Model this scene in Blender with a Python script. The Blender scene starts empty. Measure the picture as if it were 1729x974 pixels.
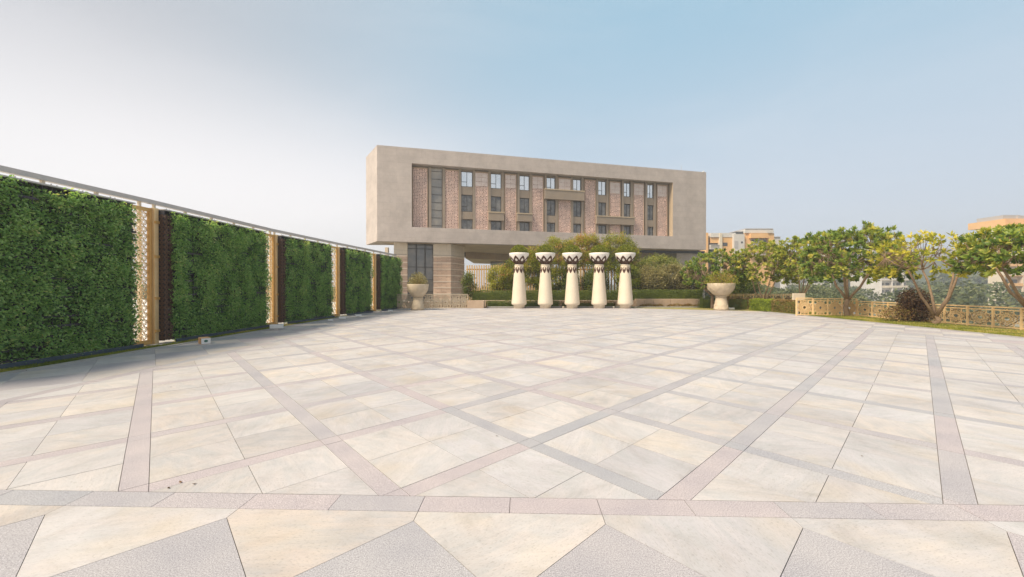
import bpy, math, random
import numpy as np
from mathutils import Vector, noise
random.seed(7); rng = np.random.default_rng(7)
S = bpy.context.scene; COL = S.collection
R = math.radians
# ------------------------------------------------------------------ camera, sky, sun, exposure
F = 643.9; EYE = 1.6; HOR = 484.4
cam_d = bpy.data.cameras.new('camera'); cam = bpy.data.objects.new('camera', cam_d); COL.objects.link(cam)
cam.location = (0, 0, EYE); cam.rotation_euler = (R(90) - 0.0041, 0, 0)
cam_d.sensor_width = 36; cam_d.lens = 36 * F / 1729; cam_d.clip_end = 9000; cam_d.clip_start = .05
S.camera = cam
SUN_EL, SUN_AZ = R(52), R(-122)       # azimuth from the view direction (+Y), negative = left
sdir = Vector((math.sin(SUN_AZ) * math.cos(SUN_EL), math.cos(SUN_AZ) * math.cos(SUN_EL), math.sin(SUN_EL)))
w = bpy.data.worlds.new('World'); S.world = w; w.use_nodes = True
nt = w.node_tree; nt.nodes.clear()
def N(tree, typ, **kw):
    n = tree.nodes.new(typ)
    for k, v in kw.items():
        if k == 'inp':
            for a, b in v.items(): n.inputs[a].default_value = b
        else: setattr(n, k, v)
    return n
sky = N(nt, 'ShaderNodeTexSky', sky_type='NISHITA', sun_disc=False, sun_elevation=SUN_EL, sun_rotation=SUN_AZ,
        air_density=1.0, dust_density=3.0, ozone_density=1.2, altitude=200)
# hazy air: pale and dusty towards the horizon and towards the sun's side
tc = N(nt, 'ShaderNodeTexCoord'); sep = N(nt, 'ShaderNodeSeparateXYZ'); nt.links.new(tc.outputs['Generated'], sep.inputs[0])
def ndot(v):
    d = N(nt, 'ShaderNodeVectorMath', operation='DOT_PRODUCT'); nt.links.new(tc.outputs['Generated'], d.inputs[0]); d.inputs[1].default_value = v; return d.outputs['Value']
def nrange(src, a, b, c, d, sm=True):
    m = N(nt, 'ShaderNodeMapRange', inp={'From Min': a, 'From Max': b, 'To Min': c, 'To Max': d}); m.interpolation_type = 'SMOOTHSTEP' if sm else 'LINEAR'
    nt.links.new(src, m.inputs['Value']); return m.outputs[0]
def nmix(f, a, b):
    m = N(nt, 'ShaderNodeMixRGB')
    for k, v in (('Fac', f), ('Color1', a), ('Color2', b)):
        if isinstance(v, (tuple, float, int)): m.inputs[k].default_value = (*v, 1) if isinstance(v, tuple) else v
        else: nt.links.new(v, m.inputs[k])
    return m.outputs[0]
def nmul(a, b):
    m = N(nt, 'ShaderNodeMath', operation='MULTIPLY'); nt.links.new(a, m.inputs[0]); nt.links.new(b, m.inputs[1]); return m.outputs[0]
high = nrange(sep.outputs['Z'], 0.04, .68, 0, 1)
clear = nmix(high, (3.9, 4.2, 4.65), (1.95, 3.3, 4.2))          # blue side
dusty = nmix(high, (4.45, 4.3, 4.25), (2.95, 3.05, 3.2))          # side of the sun
leftn = nrange(ndot((math.sin(R(42)), math.cos(R(42)), 0)), -.1, .86, 1, 0)
air = nmix(leftn, clear, dusty)
glow = nmul(nrange(ndot((-math.sin(R(36))*.96, math.cos(R(36))*.96, .22)), .74, 1.0, 0, 1), nrange(sep.outputs['Z'], .15, .5, 1, .0))
air = nmix(glow, air, (6.2, 5.95, 5.85))
hn = N(nt, 'ShaderNodeTexNoise', inp={'Scale': 1.6, 'Detail': 5, 'Roughness': .55, 'Distortion': .6}); hm_ = N(nt, 'ShaderNodeMapping'); hm_.inputs['Scale'].default_value = (1, 1, 3.2)
nt.links.new(tc.outputs['Generated'], hm_.inputs['Vector']); nt.links.new(hm_.outputs[0], hn.inputs['Vector'])
air = nmix(nrange(hn.outputs['Fac'], .4, .75, 0, .16), air, (5.2, 5.2, 5.3))
total = nmix(.88, sky.outputs[0], air)
bg = N(nt, 'ShaderNodeBackground', inp={'Strength': .11}); out = N(nt, 'ShaderNodeOutputWorld')
nt.links.new(total, bg.inputs['Color']); nt.links.new(bg.outputs[0], out.inputs[0])
sl = bpy.data.lights.new('sun', 'SUN'); sl.energy = 3.6; sl.angle = R(17); sl.color = (1, .86, .68)
so = bpy.data.objects.new('sun', sl); COL.objects.link(so); so.rotation_euler = sdir.to_track_quat('Z', 'Y').to_euler()
vs = S.view_settings; vs.view_transform = 'Standard'; vs.look = 'None'; vs.gamma = 1; vs.exposure = 0.75
S.cycles.max_bounces = 6; S.cycles.transparent_max_bounces = 8

# ------------------------------------------------------------------ pixel <-> place helpers (calibrated camera)
def gnd(px, py, z=0.0):
    d = F * (EYE - z) / (py - HOR); return ((px - 864.5) / F * d, d)
def at(px, d): return (px - 864.5) / F * d
def hgt(py, d): return EYE + (HOR - py) / F * d

# ------------------------------------------------------------------ mesh helpers
class MB:
    def __init__(s): s.v = []; s.f = []; s.t = []
    def add(s, vs, fs, t=None):
        o = len(s.v); s.v += [tuple(p) for p in vs]; s.f += [tuple(i + o for i in f) for f in fs]
        s.t += [t if t is not None else (.5, .5, .5)] * len(vs); return s
    def box(s, x0, x1, y0, y1, z0, z1, t=None):
        return s.add([(x0,y0,z0),(x1,y0,z0),(x1,y1,z0),(x0,y1,z0),(x0,y0,z1),(x1,y0,z1),(x1,y1,z1),(x0,y1,z1)],
              [(0,3,2,1),(4,5,6,7),(0,1,5,4),(1,2,6,5),(2,3,7,6),(3,0,4,7)], t)
    def obox(s, o, u, v, a0, a1, b0, b1, z0, z1, t=None):   # box in a rotated plan frame
        P = lambda a, b, z: (o[0] + u[0]*a + v[0]*b, o[1] + u[1]*a + v[1]*b, z)
        vs = [P(a0,b0,z0),P(a1,b0,z0),P(a1,b1,z0),P(a0,b1,z0),P(a0,b0,z1),P(a1,b0,z1),P(a1,b1,z1),P(a0,b1,z1)]
        fs = [(0,3,2,1),(4,5,6,7),(0,1,5,4),(1,2,6,5),(2,3,7,6),(3,0,4,7)]
        if (u[0]*v[1]-u[1]*v[0]) < 0: fs = [f[::-1] for f in fs]
        return s.add(vs, fs, t)
    def prism(s, poly, z0, z1, t=None, bottom=True):
        n = len(poly)
        ar = sum(poly[i][0]*poly[(i+1)%n][1]-poly[(i+1)%n][0]*poly[i][1] for i in range(n))
        if ar < 0: poly = poly[::-1]
        vs = [(p[0],p[1],z1) for p in poly] + [(p[0],p[1],z0) for p in poly]
        fs = [tuple(range(n))] + [(i, n+i, n+(i+1)%n, (i+1)%n) for i in range(n)]
        if bottom: fs.append(tuple(range(2*n-1, n-1, -1)))
        return s.add(vs, fs, t)
    def tube(s, p0, p1, r0, r1=None, n=8, cap=True, t=None):
        r1 = r0 if r1 is None else r1
        p0, p1 = Vector(p0), Vector(p1); d = (p1-p0)
        if d.length < 1e-6: return s
        d.normalize(); a = d.orthogonal().normalized(); b = d.cross(a)
        vs = []
        for p, r in ((p0,r0),(p1,r1)):
            for i in range(n):
                q = 2*math.pi*i/n; vs.append(p + a*math.cos(q)*r + b*math.sin(q)*r)
        fs = [(i,(i+1)%n,n+(i+1)%n,n+i) for i in range(n)]
        if cap: fs += [tuple(range(n-1,-1,-1)), tuple(range(n,2*n))]
        return s.add(vs, fs, t)
    def path(s, pts, rad, n=7, t=None):                     # smooth tapered limb
        pts = [Vector(p) for p in pts]; vs = []; a = None
        for k, p in enumerate(pts):
            d = (pts[min(k+1,len(pts)-1)] - pts[max(k-1,0)]).normalized()
            a = d.orthogonal().normalized() if a is None else (a - d*a.dot(d)).normalized()
            b = d.cross(a)
            for i in range(n):
                q = 2*math.pi*i/n; vs.append(p + (a*math.cos(q) + b*math.sin(q))*rad[k])
        fs = [(k*n+i, k*n+(i+1)%n, (k+1)*n+(i+1)%n, (k+1)*n+i) for k in range(len(pts)-1) for i in range(n)]
        fs += [tuple(range(n-1,-1,-1)), tuple(range((len(pts)-1)*n, len(pts)*n))]
        return s.add(vs, fs, t)
    def lathe(s, prof, n=40, c=(0,0,0), t=None):
        vs = []
        for r, z in prof:
            for i in range(n):
                q = 2*math.pi*i/n; vs.append((c[0]+r*math.cos(q), c[1]+r*math.sin(q), c[2]+z))
        fs = [(k*n+i, k*n+(i+1)%n, (k+1)*n+(i+1)%n, (k+1)*n+i) for k in range(len(prof)-1) for i in range(n)]
        fs += [tuple(range(n-1,-1,-1)), tuple(range((len(prof)-1)*n, len(prof)*n))]
        return s.add(vs, fs, t)
    def build(s, name, mat, parent=None, smooth=False, world=True, bevel=0):
        me = bpy.data.meshes.new(name)
        off = origin(parent) if (parent is not None and world) else Vector((0,0,0))
        me.from_pydata([(p[0]-off[0], p[1]-off[1], p[2]-off[2]) for p in s.v], [], s.f)
        at_ = me.attributes.new('tone', 'FLOAT_VECTOR', 'POINT'); at_.data.foreach_set('vector', np.array(s.t, dtype=np.float32).ravel())
        me.materials.append(mat)
        if smooth: me.polygons.foreach_set('use_smooth', [True]*len(me.polygons))
        me.update()
        o = bpy.data.objects.new(name, me); COL.objects.link(o)
        if parent is not None: o.parent = parent
        if bevel:
            m = o.modifiers.new('bevel', 'BEVEL'); m.width = bevel; m.segments = 2; m.limit_method = 'ANGLE'
        return o
def origin(o):
    v = Vector((0,0,0))
    while o is not None: v += Vector(o.location); o = o.parent
    return v
def tag(o, label=None, cat=None, group=None, kind=None):
    if label: o['label'] = label
    if cat: o['category'] = cat
    if group: o['group'] = group
    if kind: o['kind'] = kind
    return o
def thing(name, label, cat, loc=(0,0,0), group=None):
    o = bpy.data.objects.new(name, None); COL.objects.link(o); o.location = loc; o.empty_display_size = .3
    return tag(o, label, cat, group)
def dup(root, loc, label, group=None, rotz=None, scale=None):
    r = root.copy(); COL.objects.link(r); r.location = loc; r['label'] = label
    if rotz is not None: r.rotation_euler = (0,0,rotz)
    if scale is not None: r.scale = scale
    def rec(src, dst):
        for ch in list(src.children):
            c = ch.copy(); COL.objects.link(c); c.parent = dst; rec(ch, c)
    rec(root, r); return r
def leaves_obj(name, pos, dirs, side, L, Wd, mat, parent=None, tone=None, fold=.12):
    """many small leaf faces: pos,dirs,side are (n,3) arrays"""
    n = len(pos); L = np.broadcast_to(L, n)[:,None]; Wd = np.broadcast_to(Wd, n)[:,None]
    nr = np.cross(dirs, side)
    a = pos; m = pos + dirs*L*.55 - nr*L*fold; c = pos + dirs*L - nr*L*fold*1.6
    b = m + side*Wd*.5 + nr*Wd*.18; d = m - side*Wd*.5 + nr*Wd*.18
    V = np.stack([a,b,c,d], 1).reshape(-1,3)
    off = np.array(origin(parent)) if parent is not None else np.zeros(3)
    V = (V - off).astype(np.float32)
    me = bpy.data.meshes.new(name); me.vertices.add(4*n); me.vertices.foreach_set('co', V.ravel())
    me.loops.add(4*n); me.loops.foreach_set('vertex_index', np.arange(4*n, dtype=np.int32))
    me.polygons.add(n); me.polygons.foreach_set('loop_start', np.arange(0,4*n,4,dtype=np.int32))
    if tone is None: tone = rng.random((n,3))
    ta = me.attributes.new('tone', 'FLOAT_VECTOR', 'POINT'); ta.data.foreach_set('vector', np.repeat(tone.astype(np.float32),4,0).ravel())
    me.materials.append(mat); me.update(calc_edges=True); me.validate()
    o = bpy.data.objects.new(name, me); COL.objects.link(o)
    if parent is not None: o.parent = parent
    return o
def unit(a): return a / (np.linalg.norm(a, axis=-1, keepdims=True) + 1e-9)
def rand_dirs(n): return unit(rng.normal(size=(n,3)))
def perp(d): return unit(np.cross(d, rand_dirs(len(d))))

# ------------------------------------------------------------------ materials
def mat(name, color, rough=.7, metal=0, spec=.4, noise_=None, bump=None, coat=0):
    """noise_ = (scale, other colour, detail[, strength]); bump = (scale, strength)"""
    m = bpy.data.materials.new(name); m.use_nodes = True; t = m.node_tree; b = t.nodes['Principled BSDF']
    b.inputs['Base Color'].default_value = (*color, 1); b.inputs['Roughness'].default_value = rough
    b.inputs['Metallic'].default_value = metal; b.inputs['Specular IOR Level'].default_value = spec
    b.inputs['Coat Weight'].default_value = coat
    tcn = N(t, 'ShaderNodeTexCoord')
    if noise_:
        nz = N(t, 'ShaderNodeTexNoise', inp={'Scale': noise_[0], 'Detail': noise_[2], 'Roughness': .6}); t.links.new(tcn.outputs['Object'], nz.inputs['Vector'])
        rp = N(t, 'ShaderNodeValToRGB'); rp.color_ramp.elements[0].position = .3; rp.color_ramp.elements[1].position = .7
        rp.color_ramp.elements[0].color = (*color,1); rp.color_ramp.elements[1].color = (*noise_[1],1)
        t.links.new(nz.outputs['Fac'], rp.inputs['Fac']); t.links.new(rp.outputs[0], b.inputs['Base Color'])
    if bump:
        n2 = N(t, 'ShaderNodeTexNoise', inp={'Scale': bump[0], 'Detail': 5}); t.links.new(tcn.outputs['Object'], n2.inputs['Vector'])
        bp = N(t, 'ShaderNodeBump', inp={'Strength': bump[1], 'Distance': .02}); t.links.new(n2.outputs['Fac'], bp.inputs['Height']); t.links.new(bp.outputs[0], b.inputs['Normal'])
    return m
def mix(t, fac, a, b, mode='MIX'):
    n = N(t, 'ShaderNodeMixRGB', blend_type=mode)
    for s, v in (('Fac', fac), ('Color1', a), ('Color2', b)):
        if hasattr(v, 'default_value') or hasattr(v, 'links'): t.links.new(v, n.inputs[s])
        else: n.inputs[s].default_value = v if s == 'Fac' else (*v, 1)
    return n.outputs[0]
def ramp(t, src, stops):
    rp = N(t, 'ShaderNodeValToRGB'); e = rp.color_ramp.elements
    while len(e) < len(stops): e.new(.5)
    for x, (p, c) in zip(e, stops): x.position = p; x.color = (*c, 1)
    t.links.new(src, rp.inputs['Fac']); return rp.outputs[0]
def tone_nodes(t):
    a = N(t, 'ShaderNodeAttribute', attribute_name='tone'); s = N(t, 'ShaderNodeSeparateXYZ'); t.links.new(a.outputs['Vector'], s.inputs[0]); return a, s
def marble():
    m = bpy.data.materials.new('marble_paving'); m.use_nodes = True; t = m.node_tree; b = t.nodes['Principled BSDF']
    a, s = tone_nodes(t); tcn = N(t, 'ShaderNodeTexCoord')
    mp = N(t, 'ShaderNodeMapping'); t.links.new(tcn.outputs['Object'], mp.inputs['Vector'])
    cr = N(t, 'ShaderNodeVectorMath', operation='SCALE', inp={'Scale': 37.0}); t.links.new(a.outputs['Vector'], cr.inputs[0]); t.links.new(cr.outputs[0], mp.inputs['Location'])
    rz = N(t, 'ShaderNodeCombineXYZ'); ml = N(t, 'ShaderNodeMath', operation='MULTIPLY', inp={1: 6.3}); t.links.new(s.outputs['Z'], ml.inputs[0]); t.links.new(ml.outputs[0], rz.inputs['Z']); t.links.new(rz.outputs[0], mp.inputs['Rotation'])
    base = ramp(t, s.outputs['X'], [(0, (.475,.465,.485)), (.35, (.515,.492,.49)), (.7, (.53,.495,.475)), (1, (.55,.49,.445))])
    n1 = N(t, 'ShaderNodeTexNoise', inp={'Scale': 2.4, 'Detail': 7, 'Roughness': .62, 'Distortion': .7})
    st = N(t, 'ShaderNodeMapping'); st.inputs['Scale'].default_value = (1, 2.6, 1); t.links.new(mp.outputs[0], st.inputs['Vector']); t.links.new(st.outputs[0], n1.inputs['Vector'])
    f1 = ramp(t, n1.outputs['Fac'], [(.38, (0,0,0)), (.64, (.75,.75,.75))])
    c = mix(t, f1, base, (.425,.43,.435))
    n2 = N(t, 'ShaderNodeTexNoise', inp={'Scale': 1.5, 'Detail': 5}); t.links.new(mp.outputs[0], n2.inputs['Vector'])
    f2 = ramp(t, n2.outputs['Fac'], [(.52, (0,0,0)), (.75, (.6,.6,.6))])
    c = mix(t, f2, c, (.54,.47,.375))
    n3 = N(t, 'ShaderNodeTexNoise', inp={'Scale': 45, 'Detail': 3}); t.links.new(st.outputs[0], n3.inputs['Vector'])
    f3 = ramp(t, n3.outputs['Fac'], [(.3, (.45,.45,.45)), (.44, (0,0,0))])
    c = mix(t, f3, c, (.24,.23,.2))
    # fine diagonal streaks of the cut stone
    s7 = N(t, 'ShaderNodeMapping'); s7.inputs['Scale'].default_value = (1.2, 16, 1); t.links.new(mp.outputs[0], s7.inputs['Vector'])
    n7 = N(t, 'ShaderNodeTexNoise', inp={'Scale': 2.2, 'Detail': 8, 'Roughness': .7, 'Distortion': .25}); t.links.new(s7.outputs[0], n7.inputs['Vector'])
    c = mix(t, 1.0, c, ramp(t, n7.outputs['Fac'], [(.3, (.93,.93,.94)), (.5, (1,1,1)), (.75, (1.06,1.05,1.03))]), 'MULTIPLY')
    # broad wear and dirt across the whole plaza
    n4 = N(t, 'ShaderNodeTexNoise', inp={'Scale': .35, 'Detail': 6, 'Roughness': .65}); t.links.new(tcn.outputs['Object'], n4.inputs['Vector'])
    f4 = ramp(t, n4.outputs['Fac'], [(.3, (.82,.82,.83)), (.62, (1.04,1.03,1.02))])
    c = mix(t, 1.0, c, f4, 'MULTIPLY')
    n5 = N(t, 'ShaderNodeTexNoise', inp={'Scale': 3.1, 'Detail': 8, 'Roughness': .7}); t.links.new(tcn.outputs['Object'], n5.inputs['Vector'])
    f5 = ramp(t, n5.outputs['Fac'], [(.27, (.45,.45,.45)), (.33, (0,0,0))])
    c = mix(t, f5, c, (.27,.24,.19))
    # soft stains and rubbed patches of foot traffic
    n6 = N(t, 'ShaderNodeTexNoise', inp={'Scale': 1.15, 'Detail': 9, 'Roughness': .72, 'Distortion': 1.2}); t.links.new(tcn.outputs['Object'], n6.inputs['Vector'])
    c = mix(t, 1.0, c, ramp(t, n6.outputs['Fac'], [(.3, (.8,.785,.76)), (.42, (.94,.93,.92)), (.52, (1,1,1)), (.7, (1.06,1.06,1.07))]), 'MULTIPLY')
    c = mix(t, 1.0, c, ramp(t, s.outputs['Y'], [(0, (.9,.9,.91)), (.5, (1,1,1)), (1, (1.05,1.045,1.03))]), 'MULTIPLY')
    t.links.new(c, b.inputs['Base Color'])
    rr = N(t, 'ShaderNodeMapRange', inp={'To Min': .42, 'To Max': .7}); t.links.new(n1.outputs['Fac'], rr.inputs['Value']); t.links.new(rr.outputs[0], b.inputs['Roughness'])
    bp = N(t, 'ShaderNodeBump', inp={'Strength': .12, 'Distance': .01}); t.links.new(n3.outputs['Fac'], bp.inputs['Height']); t.links.new(bp.outputs[0], b.inputs['Normal'])
    return m
def granite():
    m = bpy.data.materials.new('granite_paving'); m.use_nodes = True; t = m.node_tree; b = t.nodes['Principled BSDF']
    a, s = tone_nodes(t); tcn = N(t, 'ShaderNodeTexCoord')
    base = ramp(t, s.outputs['X'], [(0, (.355,.36,.38)), (.4, (.385,.37,.385)), (1, (.425,.38,.39))])
    n1 = N(t, 'ShaderNodeTexNoise', inp={'Scale': 135, 'Detail': 5, 'Roughness': .8}); t.links.new(tcn.outputs['Object'], n1.inputs['Vector'])
    f1 = ramp(t, n1.outputs['Fac'], [(.36, (.5,.48,.5)), (.5, (.95,.95,.95)), (.62, (1.45,1.45,1.45))])
    c = mix(t, 1.0, base, f1, 'MULTIPLY')
    n2 = N(t, 'ShaderNodeTexNoise', inp={'Scale': 1.8, 'Detail': 6}); t.links.new(tcn.outputs['Object'], n2.inputs['Vector'])
    f2 = ramp(t, n2.outputs['Fac'], [(.3, (.88,.88,.9)), (.7, (1.08,1.06,1.03))])
    c = mix(t, 1.0, c, f2, 'MULTIPLY')
    t.links.new(c, b.inputs['Base Color']); b.inputs['Roughness'].default_value = .62
    bp = N(t, 'ShaderNodeBump', inp={'Strength': .03, 'Distance': .002}); t.links.new(n1.outputs['Fac'], bp.inputs['Height']); t.links.new(bp.outputs[0], b.inputs['Normal'])
    return m
def foliage(name, stops, trans=.25, rough=.55):
    m = bpy.data.materials.new(name); m.use_nodes = True; t = m.node_tree; b = t.nodes['Principled BSDF']; o = t.nodes['Material Output']
    a, s = tone_nodes(t); c = ramp(t, s.outputs['X'], stops)
    t.links.new(c, b.inputs['Base Color']); b.inputs['Roughness'].default_value = rough; b.inputs['Specular IOR Level'].default_value = .3
    tr = N(t, 'ShaderNodeBsdfTranslucent'); tcx = mix(t, 1.0, c, (1.5,1.45,.6), 'MULTIPLY'); t.links.new(tcx, tr.inputs['Color'])
    mx = N(t, 'ShaderNodeMixShader', inp={0: trans}); t.links.new(b.outputs[0], mx.inputs[1]); t.links.new(tr.outputs[0], mx.inputs[2]); t.links.new(mx.outputs[0], o.inputs[0])
    return m
def stone_clad(name, c1, c2, cw, ch, mortar=(.3,.27,.22), msize=.012, bumpst=.3, nz=.35):
    m = bpy.data.materials.new(name); m.use_nodes = True; t = m.node_tree; b = t.nodes['Principled BSDF']
    g = N(t, 'ShaderNodeTexCoord'); sp = N(t, 'ShaderNodeSeparateXYZ'); t.links.new(g.outputs['Object'], sp.inputs[0])
    ad = N(t, 'ShaderNodeMath', operation='ADD'); my = N(t, 'ShaderNodeMath', operation='MULTIPLY', inp={1: .6}); t.links.new(sp.outputs['Y'], my.inputs[0])
    t.links.new(sp.outputs['X'], ad.inputs[0]); t.links.new(my.outputs[0], ad.inputs[1])
    cb = N(t, 'ShaderNodeCombineXYZ'); t.links.new(ad.outputs[0], cb.inputs['X']); t.links.new(sp.outputs['Z'], cb.inputs['Y'])
    bk = N(t, 'ShaderNodeTexBrick', inp={'Color1': (*c1,1), 'Color2': (*c2,1), 'Mortar': (*mortar,1), 'Scale': 1.0, 'Mortar Size': msize, 'Brick Width': cw, 'Row Height': ch})
    t.links.new(cb.outputs[0], bk.inputs['Vector'])
    n1 = N(t, 'ShaderNodeTexNoise', inp={'Scale': .55, 'Detail': 8, 'Roughness': .7}); t.links.new(g.outputs['Object'], n1.inputs['Vector'])
    f = ramp(t, n1.outputs['Fac'], [(.3, (1-nz*.5,)*3), (.7, (1+nz*.25,)*3)])
    t.links.new(mix(t, 1.0, bk.outputs['Color'], f, 'MULTIPLY'), b.inputs['Base Color']); b.inputs['Roughness'].default_value = .75
    n2 = N(t, 'ShaderNodeTexNoise', inp={'Scale': 9, 'Detail': 4}); t.links.new(g.outputs['Object'], n2.inputs['Vector'])
    bp = N(t, 'ShaderNodeBump', inp={'Strength': bumpst, 'Distance': .03}); t.links.new(n2.outputs['Fac'], bp.inputs['Height']); t.links.new(bp.outputs[0], b.inputs['Normal'])
    return m
def jaali_mat():
    m = bpy.data.materials.new('pink_jaali_screen'); m.use_nodes = True; t = m.node_tree; b = t.nodes['Principled BSDF']
    g = N(t, 'ShaderNodeTexCoord'); sp = N(t, 'ShaderNodeSeparateXYZ'); t.links.new(g.outputs['Object'], sp.inputs[0])
    cb = N(t, 'ShaderNodeCombineXYZ'); t.links.new(sp.outputs['X'], cb.inputs['X']); t.links.new(sp.outputs['Z'], cb.inputs['Y'])
    v1 = N(t, 'ShaderNodeTexVoronoi', feature='DISTANCE_TO_EDGE', inp={'Scale': 5.0, 'Randomness': .4}); t.links.new(cb.outputs[0], v1.inputs['Vector'])
    c = ramp(t, v1.outputs['Distance'], [(.06, (.85,.68,.6)), (.15, (.5,.33,.28)), (.28, (.15,.075,.06))])
    n1 = N(t, 'ShaderNodeTexNoise', inp={'Scale': .8, 'Detail': 4}); t.links.new(g.outputs['Object'], n1.inputs['Vector'])
    f = ramp(t, n1.outputs['Fac'], [(.3, (.85,.85,.85)), (.7, (1.2,1.15,1.1))])
    t.links.new(mix(t, 1.0, c, f, 'MULTIPLY'), b.inputs['Base Color']); b.inputs['Roughness'].default_value = .7
    bp = N(t, 'ShaderNodeBump', inp={'Strength': .6, 'Distance': .05}, invert=True); t.links.new(v1.outputs['Distance'], bp.inputs['Height']); t.links.new(bp.outputs[0], b.inputs['Normal'])
    return m
M = {}
M['marble'] = marble(); M['granite'] = granite()
M['mortar'] = mat('mortar', (.16,.14,.12), .9)
M['curb'] = mat('curb_stone', (.4,.39,.36), .8, noise_=(3, (.3,.29,.27), 6), bump=(30,.3))
M['cream'] = mat('cream_plaster', (.74,.66,.53), .55, noise_=(1.6, (.68,.58,.44), 8), bump=(40,.08))
M['creamw'] = mat('white_plaster', (.84,.81,.76), .5, noise_=(2.2, (.78,.73,.65), 8), bump=(40,.08))
M['railgold'] = mat('gold_railing_paint', (.87,.63,.34), .5, noise_=(3, (.76,.52,.25), 6))
M['carved'] = mat('carved_stone', (.62,.52,.38), .7, noise_=(2.5, (.5,.41,.29), 8), bump=(14,.5))
M['brown'] = mat('brown_inlay', (.07,.03,.018), .45)
M['gold'] = mat('gold_paint', (.66,.42,.16), .42, metal=.35, noise_=(4, (.55,.33,.11), 6))
M['goldpost'] = mat('pale_gold_paint', (.78,.6,.34), .4, metal=.2, noise_=(3, (.68,.48,.24), 6))
M['rail_steel'] = mat('grey_rail_paint', (.45,.44,.43), .45, metal=.2, noise_=(5, (.52,.48,.45), 5))
M['crate'] = mat('dark_planter_plastic', (.025,.028,.04), .55, noise_=(6, (.05,.045,.05), 3))
M['rust'] = mat('brown_lattice_paint', (.13,.075,.05), .6)
M['edging'] = mat('blue_steel_edging', (.03,.055,.085), .5, noise_=(3, (.05,.07,.09), 4))
M['soil'] = mat('soil', (.09,.06,.035), .95, noise_=(8, (.15,.1,.05), 6), bump=(20,.6))
M['turf'] = mat('turf', (.22,.22,.06), .95, noise_=(2.2, (.34,.27,.09), 6), bump=(60,.8))
M['wall'] = stone_clad('grey_stone_cladding', (.5,.44,.4), (.475,.42,.385), 1.8, .9, (.4,.35,.31), .012, .12, .4)
M['pier'] = stone_clad('rough_sandstone_courses', (.8,.58,.42), (.62,.42,.29), 1.3, .21, (.36,.24,.17), .02, .9, .6)
M['piercap'] = stone_clad('pale_stone_cladding', (.68,.58,.45), (.65,.56,.44), 1.9, 1.6, (.4,.33,.25), .012, .15, .3)
M['pierline'] = mat('pale_course_line', (.85,.74,.6), .7)
M['soffit'] = mat('warm_soffit_plaster', (.6,.46,.3), .6, noise_=(.4, (.42,.31,.2), 6))
M['facade'] = mat('taupe_facade_plaster', (.33,.265,.2), .7, noise_=(.8, (.28,.23,.18), 6), bump=(6,.1))
M['jamb'] = mat('sandy_jamb_stone', (.5,.4,.27), .7, noise_=(.8, (.42,.34,.24), 6))
M['jaali'] = jaali_mat()
M['scrframe'] = mat('tan_screen_frame', (.42,.3,.2), .6)
M['glass'] = mat('dark_window_glass', (.015,.02,.025), .05, spec=1.0, noise_=(1.3, (.2,.2,.19), 6))  # paler noise patches paint tree reflections into the dark glass
M['stripglass'] = mat('grey_glazing', (.1,.115,.13), .08, spec=1.0, noise_=(.35, (.3,.27,.22), 3))
M['paleglass'] = mat('sky_reflecting_window', (.85,.9,.93), .04, metal=.75, spec=.9, noise_=(.6, (.7,.78,.84), 4))  # pale blue colour carries part of the top row's sky reflection
M['skytile'] = mat('painted_sky_reflection', (.72,.63,.58), .25, spec=.7, noise_=(1.5, (.6,.48,.43), 5))  # sky reflection on the glass over the screens, painted as pale colour
M['mull'] = mat('dark_window_mullion', (.05,.045,.04), .5)
M['white'] = mat('white_paint', (.78,.76,.72), .6, noise_=(1.2, (.68,.66,.62), 6))
M['darkbeam'] = mat('dark_blue_beam', (.035,.04,.06), .5)
M['slat'] = mat('honey_wood_slat', (.68,.46,.22), .6, noise_=(3, (.55,.35,.15), 6))
M['bark'] = mat('grey_brown_bark', (.2,.13,.08), .85, noise_=(9, (.32,.23,.15), 6), bump=(22,.8))
M['orange'] = mat('orange_render', (.8,.49,.22), .8, noise_=(.3, (.7,.42,.18), 7))
M['creamwall'] = mat('cream_render', (.72,.64,.5), .8, noise_=(.3, (.62,.55,.43), 7))
M['citywhite'] = mat('white_render', (.68,.66,.62), .8, noise_=(.25, (.56,.54,.5), 7))
M['citydark'] = mat('dark_opening', (.07,.075,.08), .3)
M['ground'] = mat('far_ground', (.13,.14,.08), .95, noise_=(.02, (.26,.24,.18), 8))
M['hill'] = mat('wooded_hill', (.045,.065,.035), .95, noise_=(.05, (.09,.1,.05), 8), bump=(.3, 1))
M['sandstone'] = mat('planter_sandstone', (.5,.38,.27), .8, noise_=(3, (.42,.31,.22), 6), bump=(12,.4))
M['box'] = mat('cardboard', (.42,.25,.13), .8)
M['print'] = mat('green_print', (.05,.14,.11), .7)
M['lamp'] = mat('floodlight_white', (.7,.7,.68), .4)
M['lens'] = mat('lamp_glass', (.25,.28,.3), .1, spec=.8)
G = lambda a: a
M['leaf_wall'] = foliage('green_wall_leaves', [(0,(.07,.15,.055)),(.3,(.2,.37,.12)),(.6,(.33,.5,.2)),(.85,(.45,.58,.25)),(1,(.6,.58,.3))], .48)
M['leaf_dark'] = foliage('dark_hedge_leaves', [(0,(.04,.06,.012)),(.45,(.11,.15,.025)),(.82,(.22,.26,.05)),(1,(.34,.33,.08))], .28)
M['leaf_box'] = foliage('boxwood_leaves', [(0,(.06,.09,.01)),(.45,(.17,.21,.02)),(.8,(.32,.33,.04)),(1,(.45,.4,.08))], .3)
M['leaf_lime'] = foliage('lime_hedge_leaves', [(0,(0.116,0.160,0.017)),(.5,(0.290,0.377,0.029)),(1,(0.522,0.551,0.072))], .3)
M['leaf_red'] = foliage('reddish_hedge_leaves', [(0,(0.131,0.058,0.029)),(.45,(0.290,0.174,0.072)),(.8,(0.290,0.275,0.072)),(1,(0.493,0.290,0.145))], .22)
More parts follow.
